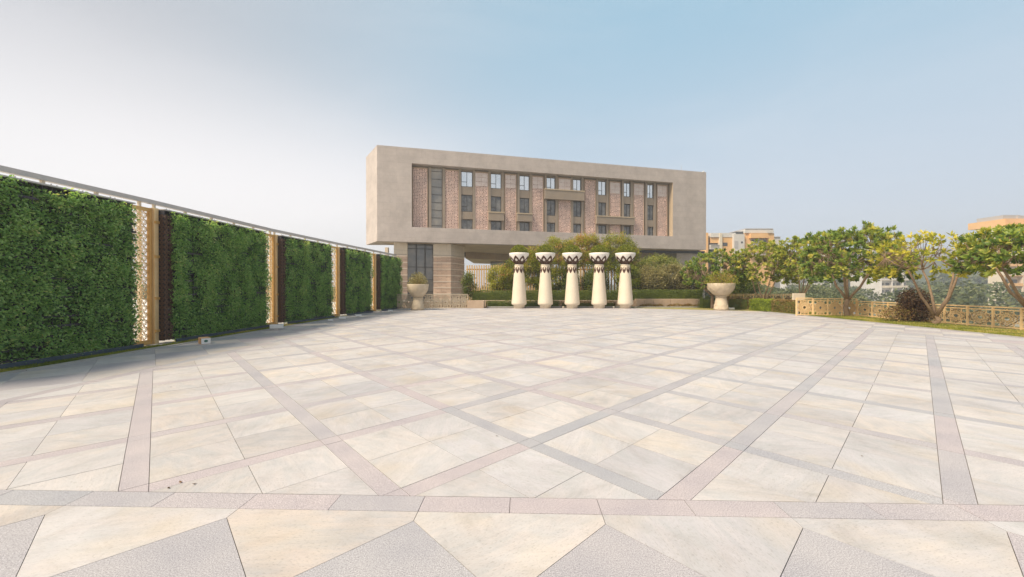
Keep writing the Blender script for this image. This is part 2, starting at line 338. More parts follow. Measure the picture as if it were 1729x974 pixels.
M['leaf_yel'] = foliage('yellow_green_leaves', [(0,(.08,.11,.015)),(.45,(.26,.29,.03)),(.78,(.46,.44,.06)),(.92,(.5,.32,.12)),(1,(.52,.2,.14))], .4)
M['leaf_dry'] = foliage('dry_olive_leaves', [(0,(0.102,0.094,0.036)),(.5,(0.275,0.246,0.102)),(.85,(0.478,0.420,0.203)),(1,(0.652,0.551,0.319))], .3)
M['leaf_brown'] = foliage('brown_dried_leaves', [(0,(.045,.022,.012)),(.5,(.1,.055,.03)),(1,(.2,.12,.06))], .15)
M['leaf_fra'] = foliage('frangipani_leaves', [(0,(.1,.14,.03)),(.4,(.26,.33,.06)),(.8,(.46,.47,.1)),(1,(.65,.56,.18))], .42, .4)
M['leaf_fray'] = foliage('yellowing_frangipani_leaves', [(0,(0.116,0.145,0.029)),(.4,(0.348,0.362,0.043)),(.8,(0.652,0.580,0.087)),(1,(0.700,0.609,0.145))], .4, .4)
M['leaf_frad'] = foliage('deep_green_frangipani_leaves', [(0,(.06,.11,.028)),(.4,(.17,.26,.06)),(.78,(.36,.42,.09)),(1,(.6,.55,.15))], .4, .4)
M['grass'] = foliage('grass_blades', [(0,(.12,.16,.02)),(.5,(.25,.28,.04)),(.8,(.4,.35,.08)),(1,(.5,.38,.15))], .3)
M['leaf_far'] = foliage('distant_tree_leaves', [(0,(.06,.085,.04)),(.6,(.14,.17,.07)),(1,(.24,.25,.12))], .25)

# ------------------------------------------------------------------ terrain
g = MB(); g.add([(-5000,-3000,-6.2),(5000,-3000,-6.2),(5000,6000,-6.2),(-5000,6000,-6.2)], [(0,1,2,3)])
tag(g.build('ground', M['ground']), kind='structure')
podium = MB(); podium.prism([(-11.2,-9),(19.6,-9),(20.6,32),(30,33),(30,44),(-14,44),(-10.4,30)], -6.2, -.03)
tag(podium.build('terrace_podium', M['curb']), kind='structure')

# hill far to the right, with a bumpy wooded skyline
hv, hf = [], []
nx, ny = 90, 16
for j in range(ny):
    for i in range(nx):
        a = R(-4 + 70*i/(nx-1)); d = 330 + 22*j
        prof = math.sin(math.pi*min(1,j/(ny-1)*1.0))
        top = 30*(.45+.55*math.exp(-((math.degrees(a)-47)/15)**2)) + 5*noise.noise(Vector((i*.11,2.2,0)))
        if math.degrees(a) < 20: top *= max(0, (math.degrees(a)+4)/24)
        z = -6 + top*prof**.8 + 2.4*noise.noise(Vector((i*.7,j*.9,3)))*prof
        hv.append((d*math.sin(a), d*math.cos(a), z))
for j in range(ny-1):
    for i in range(nx-1): hf.append((j*nx+i, j*nx+i+1, (j+1)*nx+i+1, (j+1)*nx+i))
h = MB(); h.add(hv, hf); tag(h.build('hill', M['hill'], smooth=True), kind='structure')
def scatter_leaves(name, boxes, n, L, m, parent=None):
    pos = []
    for (c, r, k) in boxes:
        q = rand_dirs(k)*rng.uniform(.75,1.05,(k,1)); pos.append(np.array(c)+q*np.array(r))
    pos = np.concatenate(pos); d = rand_dirs(len(pos)); d[:,2] = d[:,2]*.6+.2; d = unit(d)
    return leaves_obj(name, pos, d, perp(d), rng.uniform(.6,1.3,len(pos))*L, rng.uniform(.6,1.2,len(pos))*L*.6, m, parent)
bx = []
for k in range(260):
    a = R(random.uniform(16,56)); d = random.uniform(300,345); r_ = random.uniform(3,7)
    bx.append(((d*math.sin(a), d*math.cos(a), random.uniform(-4,6)), (r_,r_,r_*.9), 300))
tag(scatter_leaves('hillside_wood', bx, 0, 2.0, M['leaf_far']), kind='stuff')
bx = []
for k in range(150):
    a = R(random.uniform(-50,62)); d = random.uniform(110,230); r_ = random.uniform(3,5.5)
    bx.append(((d*math.sin(a), d*math.cos(a), random.uniform(-4,-1)), (r_,r_,r_), 650))
tag(scatter_leaves('low_city_trees', bx, 0, .95, M['leaf_far']), kind='stuff')
bx = []
for k in range(60):
    a = R(random.uniform(25,42)); d = random.uniform(75,110); r_ = random.uniform(2,3.6)
    bx.append(((d*math.sin(a), d*math.cos(a), random.uniform(-3.6,-1.2)), (r_,r_,r_), 1700))
tag(scatter_leaves('near_city_trees', bx, 0, .55, M['leaf_far']), kind='stuff')

# ------------------------------------------------------------------ plaza paving
W0 = .175; CELL = 1.4663; TH = -.8197; OX, OY = -.8865, 2.902
ct, st_ = math.cos(TH), math.sin(TH)
def cellpt(i, j): x, y = i*CELL, j*CELL; return (x*ct - y*st_ + OX, x*st_ + y*ct + OY)
VU = Vector((1, -.0279)).normalized(); UU = Vector((.0279, 1)).normalized(); C0 = Vector((-7.08, 3.09))
WA, WB, RING, BND = 20.55, 23.7, 2.3, .2
def loc(a, b): p = C0 + VU*a + UU*b; return (p.x, p.y)
def clip(poly, a, b):                                       # keep the left of the line a->b
    outp = []; n = len(poly)
    sd = lambda p: (b[0]-a[0])*(p[1]-a[1]) - (b[1]-a[1])*(p[0]-a[0])
    for i in range(n):
        p, q = poly[i], poly[(i+1)%n]; sp_, sq = sd(p), sd(q)
        if sp_ >= 0: outp.append(p)
        if (sp_ > 1e-9 and sq < -1e-9) or (sp_ < -1e-9 and sq > 1e-9):
            t = sp_/(sp_-sq); outp.append((p[0]+(q[0]-p[0])*t, p[1]+(q[1]-p[1])*t))
    return outp
def clipc(poly, conv):
    for i in range(len(conv)):
        if len(poly) < 3: return []
        poly = clip(poly, conv[i], conv[(i+1)%len(conv)])
    return poly
def area(p): return abs(sum(p[i][0]*p[(i+1)%len(p)][1]-p[(i+1)%len(p)][0]*p[i][1] for i in range(len(p))))/2
CUT = ((8.2, 29.3), (16.6, 25.0))
inner = [loc(0,0), loc(WA,0), loc(WA,WB), loc(0,WB)]
FR = 7.2
outer = [loc(-RING,-FR), loc(WA+RING,-FR), loc(WA+RING,WB+RING), loc(-RING,WB+RING)]
def clip_out(p):
    p = clipc(p, outer)
    if len(p) > 2: p = clip(p, CUT[1], CUT[0])
    return p
pieces = []     # (kind, polygon, material, tone)
def shrink(poly, s=.003):
    n = len(poly); ar = sum(poly[i][0]*poly[(i+1)%n][1]-poly[(i+1)%n][0]*poly[i][1] for i in range(n))
    if ar < 0: poly = poly[::-1]
    q = list(poly)
    for i in range(n):
        a, b = Vector(poly[i]), Vector(poly[(i+1)%n]); d = b-a
        if d.length < 1e-4: continue
        d.normalize(); nn = Vector((-d.y, d.x))*s
        q = clip(q, tuple(a+nn), tuple(b+nn))
        if len(q) < 3: return []
    # drop near-duplicate points
    o = []
    for p in q:
        if not o or (Vector(p)-Vector(o[-1])).length > 1e-3: o.append(p)
    if len(o) > 2 and (Vector(o[0])-Vector(o[-1])).length < 1e-3: o.pop()
    return o if len(o) > 2 else []
def tile(kind, poly, m, tone, region=None):
    if region: poly = clipc(poly, region)
    if len(poly) < 3: return
    poly = clip_out(poly)
    if len(poly) < 3 or area(poly) < .0012: return
    poly = shrink(poly, .0022)
    if len(poly) < 3: return
    cx = sum(p[0] for p in poly)/len(poly); cy = sum(p[1] for p in poly)/len(poly)
    vis = area(poly)/max(.3, cy)**3 if cy > 1.2 and abs(cx) < cy*1.5+.6 else 0
    pieces.append((kind, poly, m, tone, vis))
hw = W0/2/CELL
for i in range(-26, 26):
    for j in range(-14, 30):
        cx, cy = cellpt(i+.5, j+.5)
        if not (-10 < cx < 17 and 0 < cy < 30): continue
        q = lambda a, b, c, d: [cellpt(a,b), cellpt(c,b), cellpt(c,d), cellpt(a,d)]
        rt = lambda: (random.choice([random.random(), random.gauss(.45,.18)]), random.random(), random.random())
        for (a, c) in ((hw,.5),(.5,1-hw)):
            for (b, d) in ((hw,.5),(.5,1-hw)):
                t_ = rt(); tile('floor_tile', q(i+a,j+b,i+c,j+d), 'marble', (min(1,max(0,t_[0])), t_[1], t_[2]), inner)
        gx = .75 - .06*abs(cx+1) + random.uniform(-.3,.3) if cx < 5 else random.uniform(.1,.8)
        if cx > 0 and cy < 7 and random.random() < .45: gx = random.uniform(0,.2)
        tone = lambda: (min(1,max(0,gx+random.uniform(-.12,.12))), random.random(), random.random())
        tile('band_stone', q(i-hw,j+hw,i+hw,j+1-hw), 'granite', tone(), inner)
        tile('band_stone', q(i+hw,j-hw,i+1-hw,j+hw), 'granite', tone(), inner)
        tile('band_stone', q(i-hw,j-hw,i+hw,j+hw), 'granite', tone(), inner)
# border band and outer diamond pattern, side by side (s along the side, t outward)
def side(org, s_dir, t_dir, length, phase, maxt, region):
    P = lambda s, t: (org[0]+s_dir[0]*s+t_dir[0]*t, org[1]+s_dir[1]*s+t_dir[1]*t)
    n0 = -14; n1 = int(length/.6526)+14
    for k in range(n0, n1):
        s0 = phase + .6526*k
        tone = (random.choice([random.uniform(.6,1), random.uniform(0,.4), random.uniform(.5,.9)]), random.random(), random.random())
        tile('border_stone', [P(s0,0),P(s0+.6526,0),P(s0+.6526,BND),P(s0,BND)], 'granite', tone, region)
    H = .6526
    for k in range(n0//2, n1//2+1):
        s0 = phase + H*(2*k+1); t0 = BND+.11
        tone = lambda: (random.uniform(0,1), random.random(), random.random())
        tile('paving_slab', [P(s0-2*H,BND),P(s0,BND),P(s0,t0),P(s0-H,t0+H),P(s0-2*H,t0)], 'marble', tone(), region)
        r = 0
        while t0 + H*r < maxt + H:
            cs = s0 + (H if r % 2 else 0); ctp = t0 + H*(r+1)
            gran = (r % 2 == 0) if maxt < 3 else (r % 4 in (0, 3)) 
            tile('paving_slab', [P(cs,ctp-H),P(cs+H,ctp),P(cs,ctp+H),P(cs-H,ctp)], 'granite' if gran else 'marble', tone(), region)
            r += 1
ocut = [loc(-RING,-FR), loc(WA+RING,-FR), loc(WA+RING,WB+RING), loc(-RING,WB+RING)]
side(loc(0,0), VU, -UU, WA, 7.07-.6526*20, FR, [loc(-RING,0) if 0 else loc(-RING,-RING-(FR-RING)), loc(WA+RING,-FR), loc(WA+RING,-RING), loc(WA,0), loc(0,0), loc(-RING,-RING)])
side(loc(0,0), UU, -VU, WB, .1, RING, [loc(-RING,-RING), loc(0,0), loc(0,WB), loc(-RING,WB+RING)])
side(loc(WA,0), UU, VU, WB, .1, RING, [loc(WA,0), loc(WA+RING,-RING), loc(WA+RING,WB+RING), loc(WA,WB)])
side(loc(0,WB), VU, UU, WA, .1, RING, [loc(0,WB), loc(WA,WB), loc(WA+RING,WB+RING), loc(-RING,WB+RING)])
bed = MB(); bp_ = clip_out([tuple(Vector(p)) for p in outer]); bed.prism(bp_, -.3, -.012)
bed = bed.build('plaza_floor', M['mortar']); tag(bed, kind='structure')
bykind = {}
for p in pieces: bykind.setdefault(p[0], []).append(p)
stuff = {'marble': MB(), 'granite': MB()}
for kind, lst in bykind.items():
    lst.sort(key=lambda p: -p[4])
    lim = {'floor_tile': 290, 'band_stone': 290, 'border_stone': 60, 'paving_slab': 110}[kind]
    for n_, (k_, poly, m_, tone, vis) in enumerate(lst):
        z = random.uniform(-.0012, .0006)
        if n_ < lim and vis > 0:
            mb = MB(); mb.prism(poly, -.02, z, tone, bottom=False); mb.build(kind, M[m_], bed)
        else: stuff[m_].prism(poly, -.02, z, tone, bottom=False)
tag(stuff['marble'].build('distant_marble_paving', M['marble'], bed), kind='stuff')
tag(stuff['granite'].build('distant_granite_paving', M['granite'], bed), kind='stuff')
# fallen leaves and dark specks on the paving
lp = []
for k in range(14):
    d = random.uniform(3,20); lp.append((random.uniform(-.9,.9)*d, d, .006))
lp += [(*gnd(x,y),.006) for x,y in ((305,817),(332,817),(286,826),(652,573),(720,575),(726,571),(838,736),(958,641),(1455,770))]
lp = np.array(lp); lp = lp[(lp[:,0]>-8.8)&(lp[:,0]<15.5)]; dd = rand_dirs(len(lp)); dd[:,2]=.05; dd = unit(dd); sd_ = unit(np.cross(dd, np.array([[0,0,1.]])))
tag(leaves_obj('fallen_leaves', lp, dd, sd_, rng.uniform(.02,.04,len(lp)), .02, M['leaf_brown']), kind='stuff')

# ------------------------------------------------------------------ left and right kerbs, turf strips
WL = [(-10.55,-8.0),(-10.3,5.1),(-9.98,10.6),(-9.94,15.95),(-9.5,20.75),(-9.0,24.9),(-8.62,28.6)]   # foot line of the screen wall
cur = MB(); b0 = -FR
pl = []
while b0 < WB + RING:
    b1 = min(b0+random.uniform(.9,1.1), WB+RING); wv = random.uniform(-.01,.01)
    cur.prism([loc(-RING-.14+wv,b0+.006), loc(-RING-.004,b0+.006), loc(-RING-.004,b1-.006), loc(-RING-.14+wv,b1-.006)], -.1, .022+random.uniform(-.004,.004)); b0 = b1
tag(cur.build('left_kerb', M['curb']), kind='structure')
cur = MB(); b0 = -FR
while b0 < 21.9:
    b1 = min(b0+1, 22)
    cur.prism([loc(WA+RING+.004,b0+.006), loc(WA+RING+.13,b0+.006), loc(WA+RING+.13,b1-.006), loc(WA+RING+.004,b1-.006)], -.1, .02); b0 = b1
tag(cur.build('right_kerb', M['curb']), kind='structure')
tl = MB(); tl.prism([loc(-RING-.14,-FR), loc(-RING-.14,WB+RING), (-8.4,29.2), (-8.7,28.6), (-8.94,25.2), (-9.49,20.9), (-9.94,16.1), (-9.95,10.75), (-10.3,5.3), (-10.6,-6)], -.05, .006)
tag(tl.build('left_turf_strip', M['turf']), kind='structure')
tr_ = MB(); tr_.prism([loc(WA+RING+.13,-FR), (20.2,-6), (20.2,30.5), (15.0,31), (8.4,31.4),(8.3,29.35),(16.7,25.1), loc(WA+RING+.13,22)], -.05, .01)
tag(tr_.build('right_lawn', M['turf']), kind='structure')
tb = MB(); tb.prism([(-8.5,29.35),(8.3,29.35),(8.35,31.4),(28,31.4),(28,42),(-12,42),(-12,29.35)], -.05, .004)
tag(tb.build('planting_bed', M['soil']), kind='structure')
def grass(name, fn, n, hmin, hmax):
    p = np.array([fn() for _ in range(n)]); d = np.zeros((n,3)); d[:,:2] = rng.normal(scale=.35,size=(n,2)); d[:,2] = 1; d = unit(d)
    t = rng.random((n,3)); nb = np.array([noise.noise(Vector((a[0]*1.3,a[1]*1.3,0))) for a in p]); t[:,0] = np.clip(.45+nb*.9+rng.normal(scale=.18,size=n),0,1)
    return tag(leaves_obj(name, p, d, perp(d), rng.uniform(hmin,hmax,n), .012, M['grass'], tone=t, fold=.2), kind='stuff')
def fl():
    b = 2+ (random.random()**1.6)*24; q = loc(-RING-.15, b)
    xw = np.interp(q[1], [p[1] for p in WL], [p[0] for p in WL])+.37
    x = q[0] - random.random()**1.3*max(.05,(q[0]-xw)); return (x, q[1], .004)
grass('turf_grass', fl, 26000, .02, .055)
def frr():
    b = 4 + random.random()*21; q = loc(WA+RING+.14, b); return (q[0]+random.random()**1.5*2.1, q[1], .008)
grass('lawn_grass', frr, 30000, .03, .08)
def fb(): return (random.uniform(4.2,14), random.uniform(29.5,30.6)-.0, .004)
grass('back_lawn_grass', fb, 9000, .03, .07)

# ------------------------------------------------------------------ lattice pattern (real bars)
def lattice_segs(w, h, m, rich=False):
    """islamic rosette net: list of 2D segments filling w x h with motif size m"""
    segs = []
    nx_, nz_ = max(1, round(w/m)), max(1, round(h/m)); mx, mz = w/nx_, h/nz_
    for i in range(nx_):
        for j in range(nz_):
            cx, cz = (i+.5)*mx, (j+.5)*mz; P = lambda r, a: (cx+mx*r*math.cos(a), cz+mz*r*math.sin(a))
            nr = 12 if rich else 8; rr_ = (.13,.27,.4) if rich else (.2,.4)
            for k in range(nr):
                a = (k+.5)*2*math.pi/nr; b = a+2*math.pi/nr; mid = (a+b)/2
                for r_i, r_ in enumerate(rr_):
                    segs.append((P(r_,a),P(r_,b)))
                    nxt = rr_[r_i+1] if r_i+1 < len(rr_) else .5
                    segs.append((P(r_,a),P(nxt,mid))); 
                    if rich: segs.append((P(r_,b),P(nxt,mid)))
                if rich: segs.append((P(.5,mid),P(.62,mid)))
            for (a, b) in (((0,.5),(.5,0)),((.5,0),(1,.5)),((1,.5),(.5,1)),((.5,1),(0,.5))):
                segs.append((((i+a[0])*mx,(j+a[1])*mz),((i+b[0])*mx,(j+b[1])*mz)))
    return segs
def seg_bars(mb, segs, o, u, v, depth, bw, z0):
    for (a, b) in segs:
        dx, dz = b[0]-a[0], b[1]-a[1]; L = math.hypot(dx,dz)
        if L < 1e-4: continue
        px_, pz_ = -dz/L*bw/2, dx/L*bw/2
        c = [(a[0]+px_,a[1]+pz_),(b[0]+px_,b[1]+pz_),(b[0]-px_,b[1]-pz_),(a[0]-px_,a[1]-pz_)]
        vs = [(o[0]+u[0]*q[0]+v[0]*dd_, o[1]+u[1]*q[0]+v[1]*dd_, z0+q[1]) for dd_ in (0,depth) for q in c]
        mb.add(vs, [(0,1,2,3),(7,6,5,4),(0,4,5,1),(1,5,6,2),(2,6,7,3),(3,7,4,0)])

# ------------------------------------------------------------------ left screen wall: gold lattice screens, planted panels, rail
names = ['first and nearest', 'second', 'middle', 'fourth', 'last and farthest']
for k in range(5):
    A, B = Vector(WL[k+1]), Vector(WL[k+2]); u = (B-A).normalized(); v = Vector((u.y, -u.x)); L = (B-A).length
    last = k == 4
    # gold screen thing: post at far end (B), frame, lattice strips
    sc = thing('lattice_screen', 'gold perforated metal screen with posts behind the '+names[k]+' planted panel of the fence', 'screen', (A.x,A.y,0), 'gold lattice screens of the left fence')
    if not last:
        pm = MB(); pm.obox(B, u, v, -.085, .03, -.02, .145, 0, 3.78); post = pm.build('post', M['goldpost'], sc, bevel=.006)
        for zz in (.35,1.25,2.4,3.35):
            bm_ = MB(); bm_.obox(B, u, v, -.09, .035, .146, .18, zz, zz+.07); bm_.build('bracket', M['gold'], post)
        fm = MB(); g0 = L-1.45
        fm.obox(A, u, v, L-.15, L-.09, -.015, .07, .02, 3.76); fm.obox(A, u, v, g0, L-.151, -.01, .07, .02, .15); fm.obox(A, u, v, g0, L-.151, -.01, .07, 3.66, 3.76)
        fm.build('frame', M['gold'], sc)
        lm = MB(); seg_bars(lm, lattice_segs(1.2, 3.5, .2 if k < 2 else .3), A+u*(L-1.355), u, v, .012, .0115 if k < 2 else .015, .155)
        lm.build('lattice', M['goldpost'], sc)
    e = MB(); e.obox(A, u, v, .0, .1, -.01, .06, .02, 3.7); e.build('frame', M['gold'], sc)
    lm = MB(); seg_bars(lm, lattice_segs(.5, 3.5, .25), A+u*.07, u, v, .015, .03, .1); seg_o = lm
    # planted panel thing
    p0, p1 = .04, L-(.72, .95, 1.02, 1.0, .0)[k]
    gp = thing('green_wall_panel', 'tall leafy green planted panel, '+names[k]+' of the five along the left fence', 'green wall', (A.x,A.y,0), 'planted panels of the left fence')
    cm = MB()
    cm.obox(A, u, v, p0, p1, .085, .2, .1, 3.74)
    cm.build('backing', M['crate'], gp)
    cr = MB(); zz = .12
    while zz < 3.6:
        cr.obox(A, u, v, p0-.005, p1+.005, .2, .3, zz, zz+.05)
        cr.obox(A, u, v, p0, p1, .2, .23, zz+.05, zz+.12); zz += .205
    for q in np.arange(p0, p1, .16): cr.obox(A, u, v, q, q+.012, .2, .285, .1, 3.72)
    cr.build('planter_tray', M['crate'], gp)
    nb = MB(); seg_bars(nb, lattice_segs(.28, 3.5, .14), A+u*.0, u, v, .012, .009, .12)
    for i_ in range(len(nb.v)): nb.v[i_] = (nb.v[i_][0]+v.x*.31, nb.v[i_][1]+v.y*.31, nb.v[i_][2])
    seg_bars(nb, lattice_segs(.24, 3.5, .12), A+u*(p0-.014)+v*.05, v, -u, .01, .009, .12)
    nb.build('end_lattice', M['rust'], gp)
    tp = MB(); tp.obox(A, u, v, p0, p1, .02, .3, 3.742, 3.775)
    q = p0+.25
    while q < p1-.1:
        tp.obox(A, u, v, q, q+.018, .1, .118, 3.775, 3.84); tp.obox(A, u, v, q+.1, q+.118, .1, .118, 3.775, 3.83); q += .58
    tp.build('top_tray', M['rail_steel'], gp)
    # plants: tufts with leaves
    f0 = p0+.2
    tuft = []; zz = .22
    while zz < 3.68:
        q = f0 + random.uniform(0,.1)
        while q < p1-.05:
            if random.random() > .03: tuft.append((q+random.gauss(0,.03), zz+random.gauss(0,.03), random.uniform(.7,1.2)))
            q += .15
        zz += .16
    tuft = np.array(tuft); per = 84 if k < 2 else (60 if k == 2 else 42)
    T = np.repeat(tuft, per, 0); n = len(T)
    clump = np.array([noise.noise(Vector((a*1.7,b*1.7,k*5.))) + .6*noise.noise(Vector((a*5,b*5,k*5.))) for a,b,_ in tuft]); cl = np.repeat(clump, per)
    dep = .22 + rng.random(n)**.6*np.clip(.17+.3*cl,.03,.36)*T[:,2]
    dep = np.minimum(dep, .33+.05*T[:,1])
    dq = rng.normal(scale=.085,size=n)*T[:,2]; dz = rng.normal(scale=.085,size=n)*T[:,2] - (dep-.2)*.2
    aa, zz_ = np.clip(T[:,0]+dq, f0-.05, p1+.06), np.clip(T[:,1]+dz, .1, 3.74)
    pos = np.stack([A.x+u.x*aa+v.x*dep, A.y+u.y*aa+v.y*dep, zz_],1)
    dl = np.stack([rng.normal(scale=.75,size=n), rng.uniform(.15,1.0,n), rng.normal(scale=.6,size=n)-.15],1)
    d3 = unit(np.stack([u.x*dl[:,0]+v.x*dl[:,1], u.y*dl[:,0]+v.y*dl[:,1], dl[:,2]],1))
    tn = rng.random((n,3)); tt = np.repeat(rng.random(len(tuft)), per)
    tn[:,0] = np.clip(.36 + .3*(tt-.5) + rng.normal(scale=.2,size=n) + .26*cl + np.clip((zz_-2.9)*.2,0,.22),0,1)
    scl = 1 if k < 3 else 1.2
    sdv = np.array([u.x,u.y,0])+rng.normal(scale=.45,size=(n,3)); sdv = unit(sdv-d3*np.sum(sdv*d3,1,keepdims=True))
    leaves_obj('foliage', pos, d3, sdv, rng.uniform(.045,.09,n)*scl, rng.uniform(.026,.045,n)*scl, M['leaf_wall'], gp, tone=tn)
    ed = MB(); ed.obox(A, u, v, p0+.25, p1+.1, .37, .395, .0, .12)
    tag(ed.build('steel_edging', M['edging']), 'dark blue steel edging strip at the foot of the '+names[k]+' planted panel', 'edging', 'edging strips of the left fence')
    sc2 = MB(); sc2.obox(A, u, v, -.25, .35, .05, .5, .0, .03)
    if k: tag(sc2.build('stone_plinth', M['curb']), 'small stone plinth below the gold post just before the '+names[k]+' planted panel', 'plinth', 'plinths at the gold posts')
# pale flat slab added outside the screens, a bright backdrop for the lattice
rl = thing('handrail', 'long grey square steel rail running above the whole planted fence', 'railing', (-10.2,5.3,0))
rm = MB(); stb = []
for k in range(0, 6):
    A, B = Vector(WL[k]), Vector(WL[k+1]); u = (B-A).normalized(); v = Vector((u.y,-u.x)); L = (B-A).length
    if k == 0: A = B-u*6; L = 6
    rm.obox(A, u, v, -.02, L+.02, -.17, -.05, 3.915, 4.03)
    q = .12
    while q < L:
        sm = MB(); sm.obox(A, u, v, q, q+.06, -.14, -.08, -.02, 3.925); stb.append(sm); q += 1.02
rm.build('rail', M['rail_steel'], rl)
for sm in stb: sm.build('baluster', M['cream'], rl)
pw = MB(); pw.prism([(-70,-12),(-11.25,-12),(-10.9,5),(-10.6,16),(-10.2,21),(-9.7,25),(-9.4,28.6),(-10.5,31),(-14.2,44),(-70,60)], -.5, -.2)
tag(pw.build('added_backdrop_slab', M['white']), kind='structure')  # added sunlit sheet that whitens the view through the lattice

# lamps and box on the turf strip
def flood(px, py, label, s=1.0, box_=False, rz=.5):
    x, y = gnd(px, py); o = thing('floodlight', label, 'floodlight', (x,y,0), 'small floodlights along the fence')
    a = Vector((math.cos(rz), math.sin(rz))); b = Vector((-a.y,a.x)); P = Vector((x,y))
    m = MB(); m.obox(P, a, b, -.16*s, .16*s, -.07*s, .07*s, .05*s, .16*s); body = m.build('housing', M['lamp'], o, bevel=.02*s)
    m = MB(); m.obox(P, a, b, -.13*s, .13*s, -.05*s, .05*s, .1601*s, .168*s); m.build('lens', M['lens'], o)
    m = MB(); m.obox(P, a, b, -.05*s, .05*s, -.04*s, .04*s, 0, .05*s); m.build('foot', M['rail_steel'], o)
flood(82,609,'long white floodlight lying at the foot of the nearest planted panel', 1.0, rz=.1)
flood(467,557.5,'white floodlight on the turf beside the second gold post', 1.35, rz=.4)
flood(558,543,'small white lamp on the turf below the middle planted panel', .7)
flood(578,540,'flat dark topped lamp at the foot of the third gold post', 1.0)
flood(605,536,'white lamp on the turf below the fourth planted panel', 1.0)
flood(659,527,'round white lamp on the turf at the far end of the fence', .9)
bxx = thing('speaker_box', 'brown and white box with a green emblem on the kerb below the second planted panel', 'box', (*gnd(345,580),0))
P = Vector(gnd(345,580)); a = Vector((.75,-.66)).normalized(); b = Vector((-a.y,a.x))
m = MB(); m.obox(P, a, b, -.19, .19, -.11, .11, 0, .17); m.build('casing', M['box'], bxx, bevel=.008)
m = MB(); m.obox(P, a, b, .191, .197, -.105, .105, .01, .165); fr_ = m.build('face_panel', M['lamp'], bxx)
m = MB(); c = P+a*.2
vs = [(c.x+b.x*.045*math.cos(q), c.y+b.y*.045*math.cos(q), .09+.035*math.sin(q)) for q in [i*math.pi/8 for i in range(16)]]
m.add(vs, [tuple(range(16))]); m.build('emblem', M['print'], fr_)

# ------------------------------------------------------------------ main building
PL = Vector((-17.66, 50.0)); PR = Vector((31.48, 61.9)); P3 = Vector((-20.91, 54.7)); ZB, ZT = 7.62, 20.19
fu = (PR-PL).normalized(); fn_ = Vector((-fu.y, fu.x)); FL = (PR-PL).length     # along the face, and inward
def uat(px, off=0.0):
    a = (px-864.5)/F; o = PL+fn_*off; return (a*o.y-o.x)/(fu.x-a*fu.y)
bd = thing('office_building', 'long raised grey stone block with recessed screened windows standing on piers', 'building', (PL.x,PL.y,-6.2))
U0, U1, ZO0, ZO1 = uat(695.5), uat(1136), 9.62, 18.14; RD = 1.1
side_b = (P3-PL)
wm = MB()
def fq(mb, u0, u1, o0, o1, z0, z1): mb.obox(PL, fu, fn_, u0, u1, o0, o1, z0, z1)
# front wall around the opening (four slabs), left skew end, roof, rear
pr_back = PR + fn_*9; pl_back = P3
fq(wm, 0.0, U0, 0, 1.6, ZB, ZT); fq(wm, U1, FL, 0, 1.6, ZB, ZT)
fq(wm, U0, U1, 0, RD, ZO1, ZT); fq(wm, U0, U1, 0, RD, ZB, ZO0)
wm.build('wall', M['wall'], bd)
wm = MB(); wm.prism([tuple(PL+fn_*.003+fu*.003*0), tuple(PL+fu*.4+fn_*1.55), tuple(PL+fu*2+fn_*4.7), tuple(P3)], ZB+.002, ZT-.002); wm.build('end_wall', M['wall'], bd)
rm_ = MB(); rm_.prism([tuple(PL+fu*1.0+fn_*1.61), tuple(PR-fu*.05+fn_*1.61), tuple(pr_back), tuple(PL+fu*2.1+fn_*4.6)], ZB+.3, ZT-.35); rm_.build('roof', M['wall'], bd)
sf = MB(); Z = ZB+.02
sf.prism([tuple(PL+fu*.5+fn_*1.62), tuple(PR-fu*.05+fn_*1.62), (at(1192,100),100), (at(900,103),103), (at(786,79),79), (at(740,66),66), tuple(PL+fu*2.2+fn_*4.5)], Z, Z+.25)
sf.build('soffit', M['soffit'], bd)
db = MB(); db.prism([(at(770,66),66),(at(830,70),70),(at(830,71.5),71.5),(at(770,67.5),67.5)], 6.95, Z-.004); db.build('soffit_beam', M['darkbeam'], bd)
rw = MB(); rw.prism([(at(828,74),74),(at(905,74),74),(at(905,90),90),(at(828,90),90)], 5.9, Z-.003); rw.build('glazed_link', M['stripglass'], bd)
rw = MB(); rw.prism([(at(786,66),66),(at(862,72),72),(at(930,90),90),(at(800,80),80)], 6.55, Z-.006); rw.build('lower_ceiling', M['soffit'], bd)
